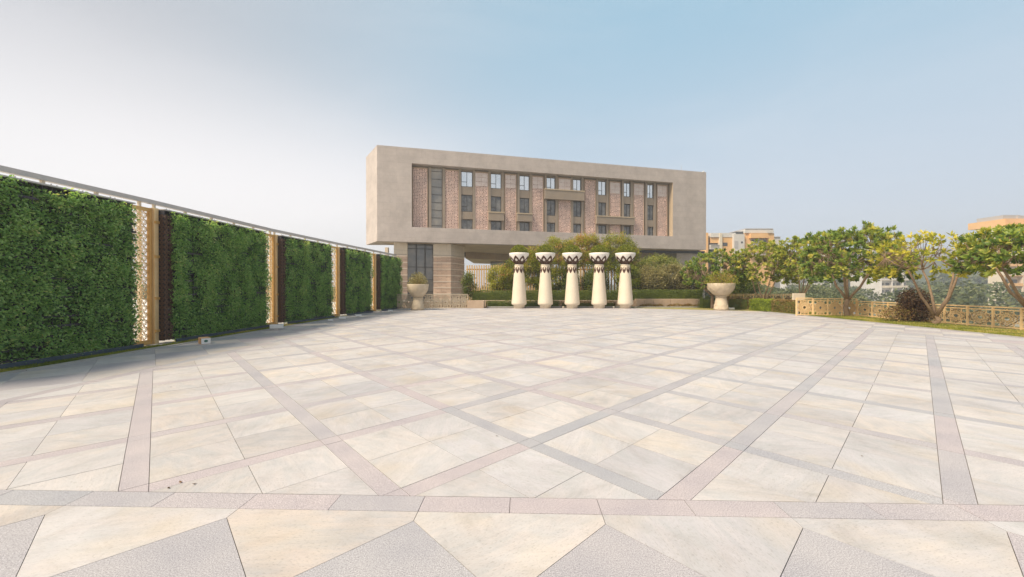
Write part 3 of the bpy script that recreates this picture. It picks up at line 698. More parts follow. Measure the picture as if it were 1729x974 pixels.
# recess back wall
bw_ = MB(); fq(bw_, U0, U1, RD+.0, RD+.3, ZO0, ZO1); bw_.build('recess_wall', M['facade'], bd)
jm = MB(); fq(jm, U1-.012, U1-.002, .01, RD-.002, ZO0+.002, ZO1-.002); jm.build('jamb', M['jamb'], bd)
zf = lambda vv: ZO1 - (ZO1-ZO0)*vv
def px3(x): return 600+x/4.637
def px4(x): return 900+x/4.637
screens = [(px3(447),px3(568),0,.0),(px3(699),px3(810),0,.03),(px3(932),px3(1043),.22,.0),(px3(1168),px3(1262),.22,0),(px3(1380),px3(1473),.2,0),
           (px4(195),px4(298),.2,0),(px4(402),px4(490),.0,0),(px4(597),px4(684),.2,0),(px4(784),px4(868),.2,0),(px4(968),px4(1050),.2,0)]
OFF = RD-.28
for (a, b, gl, _) in screens:
    ua, ub = uat(a,OFF), uat(b,OFF)
    fr0 = MB(); fq(fr0, ua, ua+.09, OFF-.05, RD-.001, ZO0+.003, zf(.03)); fq(fr0, ub-.09, ub, OFF-.05, RD-.001, ZO0+.003, zf(.03))
    fq(fr0, ua+.09, ub-.09, OFF-.05, RD-.001, zf(.045), zf(.03))
    fr_o = fr0.build('screen_frame', M['scrframe'], bd)
    pm = MB(); fq(pm, ua+.09, ub-.09, OFF, RD-.003, ZO0+.004, zf(.046)); sp_ = pm.build('jaali_panel', M['jaali'], bd)
    if gl:
        zt, zb = zf(.05), zf(.05+gl); nmid = 2
        for i in range(2):
            for j in range(3):
                w_ = (ub-ua-.3)/2; hh = (zt-zb)/3
                t = MB(); fq(t, ua+.13+i*(w_+.03), ua+.13+i*(w_+.03)+w_, OFF-.04, OFF-.001, zb+j*hh+.025, zb+(j+1)*hh-.02); t.build('sky_reflection_panel', M['skytile'], sp_)
# grey glazed strip between the first two screens
ua, ub = uat(px3(592),OFF), uat(px3(678),OFF)
sg = MB(); fq(sg, ua, ub, OFF+.1, RD-.002, ZO0+.004, zf(.02)); sgo = sg.build('glass_strip', M['stripglass'], bd)
for k in range(8):
    t = MB(); z = ZO0 + (ZO1-ZO0)*(k+.4)/8; fq(t, ua, ub, OFF+.05, OFF+.099, z, z+.05); t.build('transom', M['mull'], sgo)
for a in (575, 683):
    t = MB(); ua = uat(px3(a),OFF); fq(t, ua, ua+.35, OFF-.1, RD-.001, ZO0+.003, zf(.01)); t.build('mullion', M['facade'], bd)
# window bays
bays = [(px3(832),px3(913)),(px3(1062),px3(1137)),(px3(1286),px3(1356)),(px4(106),px4(167)),(px4(312),px4(369)),(px4(507),px4(564)),(px4(706),px4(754)),(px4(889),px4(934))]
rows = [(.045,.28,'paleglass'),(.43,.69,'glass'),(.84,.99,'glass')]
for bi, (a, b) in enumerate(bays):
    ua, ub = uat(a,RD), uat(b,RD)
    for side_ in (-1,1):
        t = MB(); e0 = ua-.42 if side_ < 0 else ub+.08
        fq(t, e0, e0+.34, RD-.34, RD-.001, ZO0+.003, zf(.0)-.003); t.build('pilaster', M['facade'], bd)
    for (v0, v1, mm) in rows:
        z1, z0 = zf(v0), zf(v1)
        fr0 = MB(); fd = RD-.1
        fq(fr0, ua-.06, ua, fd, RD-.002, z0, z1); fq(fr0, ub, ub+.06, fd, RD-.002, z0, z1); fq(fr0, ua-.06, ub+.06, fd, RD-.002, z1, z1+.06); fq(fr0, ua-.06, ub+.06, fd, RD-.002, z0-.06, z0)
        fq(fr0, (ua+ub)/2-.03, (ua+ub)/2+.03, fd, RD-.002, z0, z1)
        if v1-v0 > .2: fq(fr0, ua, (ua+ub)/2-.03, fd, RD-.002, z0+(z1-z0)*.3, z0+(z1-z0)*.3+.05)
        fo = fr0.build('window', M['mull'], bd)
        for c0, c1 in ((ua+.002,(ua+ub)/2-.032),((ua+ub)/2+.032,ub-.002)):
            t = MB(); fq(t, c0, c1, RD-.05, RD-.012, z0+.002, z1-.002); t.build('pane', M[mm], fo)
    for (v0, v1) in ((.29,.42),(.70,.82)):
        t = MB(); fq(t, ua-.06, ub+.06, RD-.22, RD-.003, zf(v1), zf(v0)); t.build('spandrel', M['facade'], bd)
# projecting ledges
for (a, b, v0, v1) in ((px3(1045),px3(1165),.71,.835),(px3(1268),px3(1386),.71,.83),(px4(94),px4(402),.27,.425),(px4(500),px4(796),.69,.815)):
    ua, ub = uat(a,.3), uat(b,.3); t = MB(); fq(t, ua, ub, .3, RD-.36, zf(v1), zf(v0)); lo = t.build('ledge', M['facade'], bd)
    t = MB(); fq(t, ua-.05, ub+.05, .24, RD-.37, zf(v0)+.002, zf(v0)+.16); t.build('coping', M['jamb'], lo)
# roof bits
rf = MB(); rf.tube((at(1150,64),64,ZT-.3),(at(1150,64),64,ZT+1.9),.04,.02,6); tag(rf.build('roof_antenna', M['rail_steel']), 'thin antenna mast on the right part of the office roof', 'antenna')
rf = MB(); rf.tube((at(1178,63),63,ZT+.0),(at(1189,63),63,ZT+.5),.12,.08,6); rf.tube((at(1186,63),63,ZT-.3),(at(1186,63),63,ZT+.3),.05,.05,6); tag(rf.build('roof_floodlight', M['lamp']), 'small pale tilted lamp on the right corner of the office roof', 'lamp')
rf = MB(); c=(at(747,53),53); rf.box(c[0]-.9,c[0]+.5,c[1],c[1]+.8,ZT-.4,ZT+.12); tag(rf.build('roof_vent', M['wall']), 'small low vent box on the office roof edge above the screens', 'vent')
# piers
def pier(poly, label_):
    zt = hgt(428, 50.5)
    cap = MB(); cap.prism(poly, zt, ZB-.01); cap.build('pier_cap', M['piercap'], bd)
    c = Vector((sum(p[0] for p in poly)/len(poly), sum(p[1] for p in poly)/len(poly))); z = -6.2; k = 0
    while z < zt-.05:
        z1 = min(z+.86, zt-.05)
        pin = [tuple(c+(Vector(p)-c)*(.985 if k % 2 else .99)) for p in poly]
        t = MB(); t.prism(pin, z, z1-.08); co = t.build('stone_course', M['pier'], bd)
        t = MB(); t.prism([tuple(c+(Vector(p)-c)*.997) for p in poly], z1-.079, z1-.001); t.build('course_line', M['pierline'], co)
        z = z1; k += 1
pier([(at(665,51.2),51.2),(at(688,52),52),(at(690,56),56),(at(668,55),55)], 'l')
pier([(at(731.5,53),53),(at(761.5,53.2),53.2),(at(784.5,57),57),(at(762,60),60),(at(735,58),58)], 'r')
gz = MB(); gz.prism([(at(688,53),53),(at(732,54),54),(at(732,54.3),54.3),(at(688,53.3),53.3)], -6.2, ZB-.01); gz = gz.build('glazing', M['stripglass'], bd)
for pxx in (688.5,703,717,731.5):
    t = MB(); x = at(pxx,53.2); t.box(x-.05,x+.05,52.75+(pxx-688)*.023,52.95+(pxx-688)*.023,-6.2,ZB-.012); t.build('mullion', M['mull'], gz)
for zz in (6.9,4.35,2.6,.9,-.8,-2.5):
    t = MB(); t.prism([(at(688,52.8),52.8),(at(732,53.8),53.8),(at(732,53.9),53.9),(at(688,52.9),52.9)], zz, zz+.07); t.build('transom', M['mull'], gz)
t = MB(); t.lathe([(1.55,-6.2),(1.55,7.6)],24,(at(716,58),58,0)); t.build('inner_column', M['piercap'], bd, smooth=True)
t = MB(); t.box(at(650,58),at(655,58),58,58.6,-6.2,ZB); t.build('pier_cap', M['piercap'], bd)
# right hand underside
t = MB(); t.prism([(at(1062,66),66),(at(1120,66),66),(at(1120,70),70),(at(1062,70),70)], -6.2, ZB-.004); t.build('rear_wall', M['facade'], bd)
t = MB(); t.prism([(at(1142,64),64),(at(1165,64),64),(at(1190,66),66),(at(1190,72),72),(at(1142,70),70)], -6.2, ZB-.004); t.build('rear_pier', M['wall'], bd)
t = MB(); t.prism([(at(1062,62),62),(at(1190,64),64),(at(1190,65),65),(at(1062,63),63)], 7.25, ZB-.006); t.build('dark_recess_band', M['darkbeam'], bd)
# round white column behind the planters
t = MB(); t.lathe([(.42,-.05),(.42,3.2),(.4,5.0),(.46,5.1),(.46,5.4)],28,(at(981.5,37),37,0)); tag(t.build('round_column', M['white'], smooth=True), 'smooth round white column behind the tall planters, right of the middle one', 'column')

# ------------------------------------------------------------------ tall cream planters
TP = [(.0,.0),(.41,.0),(.42,.2),(.45,.23),(.53,.26),(.57,.33),(.57,.42),(.55,.62),(.355,3.12),(.35,3.17)]
COLR = [(.3,3.165),(.34,3.18),(.345,3.26),(.31,3.29),(.27,3.3)]
BOWL = [(.26,3.3),(.3,3.34),(.45,3.47),(.6,3.65),(.69,3.84),(.735,4.02),(.752,4.13),(.735,4.14),(.66,4.135),(.6,4.05)]
def rad(prof, z):
    zs = [p[1] for p in prof]; rs = [p[0] for p in prof]; return float(np.interp(z, zs, rs))
def petal(mb, prof, th0, z0, z1, halfw, thick, inner0=.18, inner1=.8, down=False, off=.014):
    n = 12; out_, in_ = [], []
    def shape(t, wf): return wf*math.sin(math.pi*min(1,max(0,t))**.8)**.8
    ts = [k/n for k in range(n+1)]
    for sgn in (1,-1):
        rngk = ts if sgn > 0 else ts[::-1][1:-1]
        for t in rngk:
            z = z0+(z1-z0)*t; wv = shape(t, halfw); out_.append((th0+sgn*wv/rad(prof,z), z))
            ti = inner0+(inner1-inner0)*t; zi = z0+(z1-z0)*ti; wi = max(0, shape(t, halfw-thick)); in_.append((th0+sgn*wi/rad(prof,zi), zi))
    def S3(p, o): r = rad(prof,p[1])+o; return (r*math.cos(p[0]), r*math.sin(p[0]), p[1])
    m = len(out_); vs = [S3(p,off) for p in out_]+[S3(p,off) for p in in_]+[S3(p,-.02) for p in out_]+[S3(p,-.02) for p in in_]
    fs = []
    for i in range(m):
        j = (i+1)%m; fs += [(i,j,m+j,m+i),(2*m+i,2*m+j,j,i),(m+i,m+j,3*m+j,3*m+i)]
    mb.add(vs, fs)
MONO = [(.345,3.3)]+BOWL[1:7]
pl_lab = ['leftmost','second from the left','middle','second from the right','rightmost']
def boxball(parent, c, r, n, m, L=.05, name='bush'):
    q = rand_dirs(n); q[:,2] = np.abs(q[:,2])*1.0-.12; sh = rng.uniform(.86,1.04,(n,1))
    bump = np.array([1+.07*noise.noise(Vector(a*3)+Vector(c)) for a in q])[:,None]
    pos = np.array(c)+q*sh*bump*np.array(r); d = unit(q+rng.normal(scale=.6,size=(n,3)))
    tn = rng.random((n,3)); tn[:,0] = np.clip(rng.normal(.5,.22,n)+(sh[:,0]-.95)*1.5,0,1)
    return leaves_obj(name, pos, d, perp(d), rng.uniform(.7,1.2,n)*L, L*.55, m, parent, tone=tn)
proto = None
for k, cx in enumerate((876.5,920.8,966.1,1011.6,1055.8)):
    d = 28.75; X = at(cx,d); lb = pl_lab[k]+' of the five tall cream pillar planters with brown petals and bush'
    if proto is None:
        root = thing('pillar_planter', lb, 'planter', (0,0,0), 'tall pillar planters in a row')
        t = MB(); t.lathe(TP,48); t.build('pedestal', M['cream'], root, smooth=True)
        t = MB(); t.lathe(COLR,40); t.build('collar', M['cream'], root, smooth=True)
        t = MB(); t.lathe(BOWL,48); bw = t.build('bowl', M['creamw'], root, smooth=True)
        t = MB()
        for q in range(8): petal(t, BOWL, -math.pi/2+(q+.5)*math.pi/4, 3.31, 3.92, .215, .115, .32, .68)
        t.lathe([(.27,3.302),(.31,3.33),(.35,3.37),(.3,3.36)],40)
        t.build('petal_band', M['brown'], bw)
        t = MB(); TPr = [p for p in TP[6:]]
        for q in range(8): petal(t, [(.57,.42),(.55,.62),(.355,3.12),(.35,3.17)], -math.pi/2+(q+.5)*math.pi/4, 3.14, 2.62, .125, .075, .02, .5)
        t.build('hanging_petals', M['brown'], root)
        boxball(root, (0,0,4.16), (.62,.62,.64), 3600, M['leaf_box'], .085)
        t = MB(); t.lathe([(.5,4.02),(.54,4.2),(.46,4.5),(.2,4.68)],20); t.build('bush_core', M['leaf_dark'], root, smooth=True)
        proto = root; root.location = (X,d,0)
    else: dup(proto, (X,d,0), lb, rotz=R([0,7,-5,3,-8][k]))
bpy.context.view_layer.update()
# stone goblet planters
def goblet(x, y, rb, zr, zn, zb_r, label, bush_m, br, bh, sparse, seed):
    o = thing('goblet_planter', label, 'planter', (x,y,0))
    t = MB(); t.lathe([(0,0),(zb_r,0),(zb_r*1.0,.12),(zb_r*.93,.3),(zb_r*.72,zn-.14),(zb_r*.68,zn-.08)],40,(x,y,0)); ft = t.build('foot', M['carved'], o, smooth=True)
    t = MB(); t.lathe([(zb_r*.6,zn-.1),(zb_r*.78,zn-.08),(zb_r*.78,zn-.01),(zb_r*.62,zn)],36,(x,y,0)); t.build('collar', M['carved'], o, smooth=True)
    H = zr-zn; BP = [(zb_r*.6,zn),(rb*.42,zn+H*.04),(rb*.66,zn+H*.2),(rb*.86,zn+H*.45),(rb*.96,zn+H*.72),(rb,zn+H*.97),(rb*.99,zr),(rb*.9,zr),(rb*.86,zr-.08)]
    t = MB(); t.lathe(BP,48,(x,y,0)); bo = t.build('bowl', M['carved'], o, smooth=True)
    t = MB()
    for q in range(8):
        s_ = MB(); petal(s_, BP[:6], q*math.pi/4+.2, zn+H*.05, zn+H*.68, rb*.3, .03, .08, .9, off=.02); s_.v = [(a+x,b+y,c) for a,b,c in s_.v]; t.add(s_.v, s_.f)
    t.build('carved_petals', M['carved'], bo)
    t = MB()
    for q in range(6):
        s_ = MB(); petal(s_, [(zb_r,0),(zb_r,.12),(zb_r*.93,.3),(zb_r*.72,zn-.14)], q*math.pi/3+.4, .06, .4, zb_r*.42, .025, .08, .9, off=.015); s_.v = [(a+x,b+y,c) for a,b,c in s_.v]; t.add(s_.v, s_.f)
    t.build('carved_petals', M['carved'], ft)
    n = 2600; q = rand_dirs(n); q[:,2] = np.abs(q[:,2]); rr = rng.uniform(.35,1.05,(n,1))
    pos = np.array((x,y,zr-.05))+q*rr*np.array((br,br,bh)); dd = unit(q+rng.normal(scale=.5,size=(n,3)))
    leaves_obj('shrub', pos, dd, perp(dd), rng.uniform(.05,.1,n), .035, bush_m, o)
    t = MB()
    for _ in range(40):
        e = rand_dirs(1)[0]; e[2] = abs(e[2])*.8+.3; e = e/np.linalg.norm(e); t.path([(x+e[0]*.1,y+e[1]*.1,zr-.1),(x+e[0]*br*.5,y+e[1]*br*.5,zr+e[2]*bh*.5),(x+e[0]*br*.9,y+e[1]*br*.9,zr+e[2]*bh*.9)],[.012,.008,.004],4)
    t.build('stems', M['bark'], o)
X, Y = gnd(705.5,523.3); goblet(X, Y, .74, hgt(479.8,Y), hgt(502.5,Y), .44, 'carved stone goblet planter with mauve and green shrub before the glazing on the left', M['leaf_dry'], .66, .85, 0, 1)
X, Y = gnd(1217.6,523.6); goblet(X, Y, .87, hgt(478.2,Y), hgt(499.5,Y), .46, 'carved cream goblet planter with spreading yellow-green shrub, right of the hedges', M['leaf_yel'], 1.02, .92, 0, 2)

# ------------------------------------------------------------------ hedges, beds, walls at the back
def hedge(name, label, A, B, wdt, z0, z1, m, dens, L=.06, cat='hedge', soft=.05):
    A, B = Vector(A), Vector(B); u = (B-A).normalized(); v = Vector((-u.y,u.x)); Lh = (B-A).length
    o = thing(name, label, cat, ((A.x+B.x)/2,(A.y+B.y)/2,0))
    t = MB(); t.obox(A, u, v, .06, Lh-.06, .06, wdt-.06, z0, z1-.06); t.build('core', M['leaf_dark'], o)
    ar = Lh*(z1-z0)*2+Lh*wdt+2*wdt*(z1-z0); n = int(ar*dens); pos = np.zeros((n,3)); nor = np.zeros((n,3))
    pf = np.array([Lh*(z1-z0), Lh*(z1-z0)*.3, Lh*wdt, wdt*(z1-z0), wdt*(z1-z0)]); f = rng.choice(5, n, p=pf/pf.sum())
    a = rng.random(n)*Lh; b = rng.random(n)*wdt; z = z0+rng.random(n)*(z1-z0)
    b = np.where(f==0, 0, np.where(f==1, wdt, b)); z = np.where(f==2, z1, z); a = np.where(f==3, 0, np.where(f==4, Lh, a))
    nl = np.zeros((n,3)); nl[f==0]=(0,-1,0); nl[f==1]=(0,1,0); nl[f==2]=(0,0,1); nl[f==3]=(-1,0,0); nl[f==4]=(1,0,0)
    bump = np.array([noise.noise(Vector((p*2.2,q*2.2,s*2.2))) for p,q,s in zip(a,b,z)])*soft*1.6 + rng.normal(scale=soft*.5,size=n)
    a = a+nl[:,0]*bump; b = b+nl[:,1]*bump; z = z+nl[:,2]*bump
    pos = np.stack([A.x+u.x*a+v.x*b, A.y+u.y*a+v.y*b, z],1); nw = np.stack([u.x*nl[:,0]+v.x*nl[:,1], u.y*nl[:,0]+v.y*nl[:,1], nl[:,2]],1)
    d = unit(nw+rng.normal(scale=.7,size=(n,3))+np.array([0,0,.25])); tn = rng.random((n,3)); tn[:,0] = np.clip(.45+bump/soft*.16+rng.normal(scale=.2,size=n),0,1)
    leaves_obj('leaves', pos, d, perp(d), rng.uniform(.7,1.2,n)*L, L*.55, m, o, tone=tn); return o
bd0 = 29.9
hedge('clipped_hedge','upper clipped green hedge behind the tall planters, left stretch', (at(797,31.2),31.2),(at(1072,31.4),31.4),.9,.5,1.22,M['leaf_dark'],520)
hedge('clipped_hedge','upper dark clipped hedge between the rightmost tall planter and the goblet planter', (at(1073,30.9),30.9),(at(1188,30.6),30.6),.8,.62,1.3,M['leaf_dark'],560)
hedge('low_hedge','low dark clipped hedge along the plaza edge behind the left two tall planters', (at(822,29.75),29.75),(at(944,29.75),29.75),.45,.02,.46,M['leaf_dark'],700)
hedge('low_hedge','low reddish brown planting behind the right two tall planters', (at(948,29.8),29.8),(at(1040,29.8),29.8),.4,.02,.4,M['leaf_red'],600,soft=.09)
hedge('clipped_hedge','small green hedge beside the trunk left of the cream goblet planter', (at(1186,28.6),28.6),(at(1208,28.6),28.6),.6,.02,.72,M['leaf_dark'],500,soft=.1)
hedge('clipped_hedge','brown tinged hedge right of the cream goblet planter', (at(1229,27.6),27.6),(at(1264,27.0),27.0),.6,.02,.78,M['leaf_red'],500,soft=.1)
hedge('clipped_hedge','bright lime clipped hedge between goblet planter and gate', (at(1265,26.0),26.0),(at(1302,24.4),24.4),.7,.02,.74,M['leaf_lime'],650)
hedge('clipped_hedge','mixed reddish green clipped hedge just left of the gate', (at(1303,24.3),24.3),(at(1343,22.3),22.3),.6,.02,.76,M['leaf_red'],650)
rw = thing('retaining_wall','low sandstone retaining wall below the hedge behind the tall planters','wall',(0,30.9,0))
t = MB()
xs = list(np.linspace(at(800,30.6),at(1073,30.6),14))
for a, b in zip(xs[:-1], xs[1:]):
    t = MB(); t.box(a+.01,b-.01,30.62,31.1,.02,.52); t.build('stone_block', M['sandstone'], rw, bevel=.01)
rw = thing('retaining_wall','low tan retaining wall with rusty plants at its foot, right of the tall planters','wall',(11,30.5,0))
xs = list(np.linspace(at(1074,30.4),at(1190,30.4),9))
for a, b in zip(xs[:-1], xs[1:]):
    t = MB(); t.box(a+.01,b-.01,30.35,30.8,.02,.64); t.build('stone_block', M['sandstone'], rw, bevel=.01)
for k, (px_, w_) in enumerate(((1098,.55),(1145,.6),(1166,.35))):
    o = thing('rusty_shrub', ['left','middle','right'][k]+'most of the low rusty brown shrubs at the foot of the tan retaining wall' if k != 1 else 'middle low rusty brown shrub at the foot of the tan retaining wall', 'shrub', (at(px_,30.1),30.1,0))
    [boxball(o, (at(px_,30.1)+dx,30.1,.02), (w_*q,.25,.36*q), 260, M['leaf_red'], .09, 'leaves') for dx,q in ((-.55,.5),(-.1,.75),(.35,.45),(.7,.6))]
t = MB(); t.box(at(822,29.5),at(1190,29.45),29.36,29.5,-.02,.09); tag(t.build('back_kerb', M['curb']), kind='structure')
tp_ = thing('trough_planter','rectangular sandstone trough planter between the lattice railing and the hedge','planter',(at(806,28.8),28.8,0))
x0,x1 = at(790,28.8), at(817,28.8); t = MB()
t.box(x0,x1,28.7,28.8,0,.56); t.box(x0,x1,29.6,29.7,0,.56); t.box(x0,x0+.1,28.8,29.6,0,.56); t.box(x1-.1,x1,28.8,29.6,0,.56); t.build('box', M['sandstone'], tp_, bevel=.012)
t = MB(); t.box(x0+.1,x1-.1,28.8,29.6,.3,.5); t.build('soil', M['soil'], tp_)
# small spot lamps at the plaza edge near the planters
for k,(px_,lb) in enumerate(((951,'small pale ground lamp between the second and third tall planters'),(1036,'small pale ground lamp left of the rightmost tall planter'),(1073,'small pale ground lamp right of the rightmost tall planter'))):
    x = at(px_,29.1); t = MB(); t.lathe([(.07,0),(.08,.02),(.08,.1),(.05,.12)],14,(x,29.1,0)); tag(t.build('ground_lamp', M['cream'], smooth=True), lb, 'lamp', 'ground lamps by the planters')
x, y = gnd(1234,523.5); t = MB(); t.box(x-.22,x+.22,y-.1,y+.1,.04,.17); t.box(x-.08,x+.08,y-.06,y+.06,0,.04); tag(t.build('ground_spotlight', M['lamp'], bevel=.02), 'white ground spotlight right of the cream goblet planter', 'lamp')

# slatted fence behind
sf = thing('slat_fence','tall fence of upright honey coloured slats behind the hedge on the left','fence',(at(860,36),36,0))
t = MB(); t.box(-.062,.062,-.03,.03,0,3.65); sl0 = t.build('slat', M['slat'], sf, world=False)
px_ = 789; first = True
while px_ < 1072:
    x = at(px_,36); o = sl0 if first else sl0.copy()
    if not first: COL.objects.link(o); o.parent = sf
    o.location = (x-sf.location.x, random.uniform(-.01,.01), random.uniform(-.03,.02)); first = False; px_ += 4.05 if px_ < 900 else 5.2
for zz in (.8,3.2):
    t = MB(); t.box(at(787,36),at(1073,36),36.035,36.09,zz,zz+.12); t.build('fence_rail', M['slat'], sf)

# lattice railings
def railing(name, label, A, B, npan, ztop, m, motif, cat='railing', z0=.03, barw=.028):
    A, B = Vector(A), Vector(B); u = (B-A).normalized(); v = Vector((-u.y,u.x)); L = (B-A).length; w_ = L/npan
    o = thing(name, label, cat, (A.x,A.y,0))
    t = MB(); t.obox(A,u,v,0,L,-.03,.05,ztop-.05,ztop); t.build('top_rail', m, o)
    pm = MB(); pm.obox((0,0),u,v,-.03,.03,-.025,.045,0,ztop-.051); p0 = pm.build('post', m, o, world=False); p0.location = (0,0,0)
    ph = ztop-.05-.06-z0-.1
    lm = MB(); seg_bars(lm, lattice_segs(w_-.08, ph, motif, True), u*.04, u, v, .02, barw, z0+.05)
    lm.obox((0,0),u,v,.03,w_-.03,-.005,.025,z0,z0+.05); lm.obox((0,0),u,v,.03,w_-.03,-.005,.025,z0+.05+ph,z0+.1+ph)
    l0 = lm.build('lattice_panel', m, o, world=False)
    for k in range(npan):
        q = l0 if k == 0 else l0.copy(); 
        if k: COL.objects.link(q); q.parent = o
        q.location = (u.x*w_*k, u.y*w_*k, 0)
        if k:
            q = p0.copy(); COL.objects.link(q); q.parent = o; q.location = (u.x*w_*k, u.y*w_*k, 0)
    q = p0.copy(); COL.objects.link(q); q.parent = o; q.location = (u.x*L, u.y*L, 0)
    return o
railing('lattice_railing','pale beige perforated railing in front of the sandstone piers on the left',(at(666,27.6),27.6),(at(790,28.9),28.9),8,1.06,M['carved'],.8,barw=.035)
railing('lattice_gate','short pale gold perforated gate panel with a cream box behind its top',(15.9,21.3),(16.72,21.2),1,1.0,M['railgold'],.8,'gate',barw=.038)
railing('lattice_railing','gold perforated railing right of the gate, behind the biggest frangipani',(16.76,21.2),(18.9,20.9),3,.97,M['railgold'],.8,barw=.045)
railing('lattice_railing','long gold perforated railing along the lawn at the right edge',(18.9,20.85),(18.9,6.6),17,.84,M['railgold'],.74,barw=.024)
railing('lattice_railing','distant pale gold railing above the hedge behind the frangipani trunks',(at(1222,29.6),29.6),(22.6,29.6),8,1.06,M['railgold'],1.0,barw=.06)
nb_ = thing('notice_board', 'blank cream notice board on a post behind the gate panel', 'board', (16.3,21.7,0))
t = MB(); t.box(15.98,16.68,21.68,21.74,.86,1.24); t.build('board', M['cream'], nb_, bevel=.008)
t = MB(); t.box(16.3,16.36,21.745,21.8,0,1.2); t.build('post', M['rail_steel'], nb_)

# ------------------------------------------------------------------ trees
def grow(tr, base, trunk_h, lean, crown_c, crown_r, nm, ntip, r0, leafm, LL, per, seed, under=.25, wleaf=.3, crown_name='crown', ramp_bias=0, jit=0.0):
    rs = random.Random(seed); bs = Vector(base); top = bs+Vector((lean[0],lean[1],trunk_h)); cc = Vector(crown_c); cr = Vector(crown_r)
    t = MB(); mid = (bs+top)/2+Vector((rs.uniform(-.08,.08),rs.uniform(-.08,.08),0))
    t.path([bs-Vector((0,0,.05)), bs+Vector((0,0,.08)), mid, top], [r0*1.45, r0*1.12, r0*.95, r0*.85], 10)
    tips = []
    while len(tips) < ntip:
        v = Vector((rs.gauss(0,1),rs.gauss(0,1),rs.gauss(0,1))).normalized(); 
        if v.z < -under: continue
        rr = rs.uniform(.55,1.0)**.6
        n_ = 1+.16*noise.noise(v*2.1+Vector((seed,0,0)))
        tips.append(cc+Vector((v.x*cr.x,v.y*cr.y,v.z*cr.z))*rr*n_)
    mains = []
    for k in range(nm):
        a = 2*math.pi*(k+rs.uniform(-.25,.25))/nm; mains.append(cc+Vector((math.cos(a)*cr.x*.4, math.sin(a)*cr.y*.4, -cr.z*rs.uniform(.1,.4))))
    subs = []
    for mi, mp in enumerate(mains):
        c1 = top.lerp(mp,.5)+Vector((rs.uniform(-.1,.1),rs.uniform(-.1,.1),-abs(mp.z-top.z)*.12+rs.uniform(-.05,.08)))
        t.path([top-Vector((0,0,.1)), top.lerp(c1,.6), c1, c1.lerp(mp,.55)+Vector((rs.uniform(-.06,.06),0,.02)), mp], [r0*.62,r0*.52,r0*.46,r0*.4,r0*.34], 8)
        for s in range(7):
            v = (mp-cc); sp_ = mp+Vector((v.x*.45+rs.uniform(-.35,.35)*cr.x, v.y*.45+rs.uniform(-.35,.35)*cr.y, rs.uniform(.15,.6)*cr.z))
            md = mp.lerp(sp_,.5)+Vector((rs.uniform(-.08,.08),rs.uniform(-.08,.08),-.04)); t.path([mp,md,sp_],[r0*.32,r0*.25,r0*.2],6); subs.append(sp_)
    for tp in tips:
        s = min(subs, key=lambda q: (q-tp).length); md = s.lerp(tp,.5)+Vector((rs.uniform(-.07,.07),rs.uniform(-.07,.07),-.06)); t.path([s,md,tp],[r0*.11,r0*.08,r0*.06],5)
    t.build('trunk', M['bark'], tr, smooth=True)
    n = len(tips)*per; tipa = np.repeat(np.array([tuple(q) for q in tips]), per, 0)
    outw = unit(tipa-np.array(cc)+np.array([0,0,cr.z*.6]))
    ph = rng.random(n)*2*math.pi; ax1 = perp(outw); ax2 = np.cross(outw, ax1); spread = rng.uniform(.35,1.35,(n,1))
    d = unit(outw*np.cos(spread)+(ax1*np.cos(ph)[:,None]+ax2*np.sin(ph)[:,None])*np.sin(spread)+np.array([0,0,-.12]))
    sd = unit(np.cross(d, outw)+rng.normal(scale=.25,size=(n,3))); sd = unit(sd - d*np.sum(sd*d,1,keepdims=True))
    tn = rng.random((n,3)); tt = np.repeat(rng.normal(0,.2,len(tips)), per); tn[:,0] = np.clip(.45+ramp_bias+tt+rng.normal(scale=.16,size=n)+(tipa[:,2]-cc.z)/cr.z*.1,0,1)
    pos = tipa - outw*rng.uniform(0,.12,(n,1)) + rng.normal(scale=jit,size=(n,3))
    leaves_obj(crown_name, pos, d, sd, rng.uniform(.7,1.1,n)*LL, rng.uniform(.85,1.1,n)*LL*wleaf, leafm, tr, tone=tn, fold=.08)
def ftree(label, px, d, pyb, cpx, cpy, rx, ry_px, trunk_h, nm, ntip, r0, leafm, seed, LL=.3, per=13, lean=(0,0), bias=0, X=None, z0=0, under=.62):
    X = at(px,d) if X is None else X
    cx, cz = at(cpx,d), hgt(cpy,d); s = d/F
    o = thing('frangipani_tree', label, 'tree', (X,d,z0), 'frangipani trees along the right side')
    grow(o, (X,d,z0), trunk_h, lean, (cx,d,cz), (rx*s, rx*s*.8, ry_px*s), nm, ntip, r0, leafm, LL, per, seed, under=under, ramp_bias=bias, wleaf=.34)
ftree('dense dark frangipani tree behind the cream goblet planter', 1203, 28.3, 0, 1206, 462, 54, 42, 1.0, 5, 420, .12, M['leaf_frad'], 11, .22, 22)
ftree('leafy frangipani tree with forked trunk above the lime hedge', 1290, 27.2, 0, 1292, 452, 58, 46, .5, 4, 430, .09, M['leaf_fra'], 12, .22, 20, bias=.12)
ftree('frangipani tree with thin forked trunks behind the gate box', 1352, 25.6, 0, 1364, 442, 58, 48, .7, 4, 430, .08, M['leaf_fra'], 13, .22, 20, bias=.1)
ftree('biggest frangipani with a broad dark green crown right of the gate', 1431, 20.8, 0, 1441, 440, 86, 62, .95, 5, 620, .12, M['leaf_frad'], 14, .23, 22, bias=.08)
ftree('sparse yellowing frangipani with bare spreading limbs on the lawn', 1580, 16.4, 0, 1575, 440, 94, 50, .36, 4, 210, .1, M['leaf_fray'], 15, .23, 12)
ftree('frangipani leaning in from the right edge with a long curved limb', 1782, 14.0, 0, 1716, 432, 80, 50, .8, 4, 300, .1, M['leaf_frad'], 16, .24, 20, lean=(-.9,0), bias=.08)
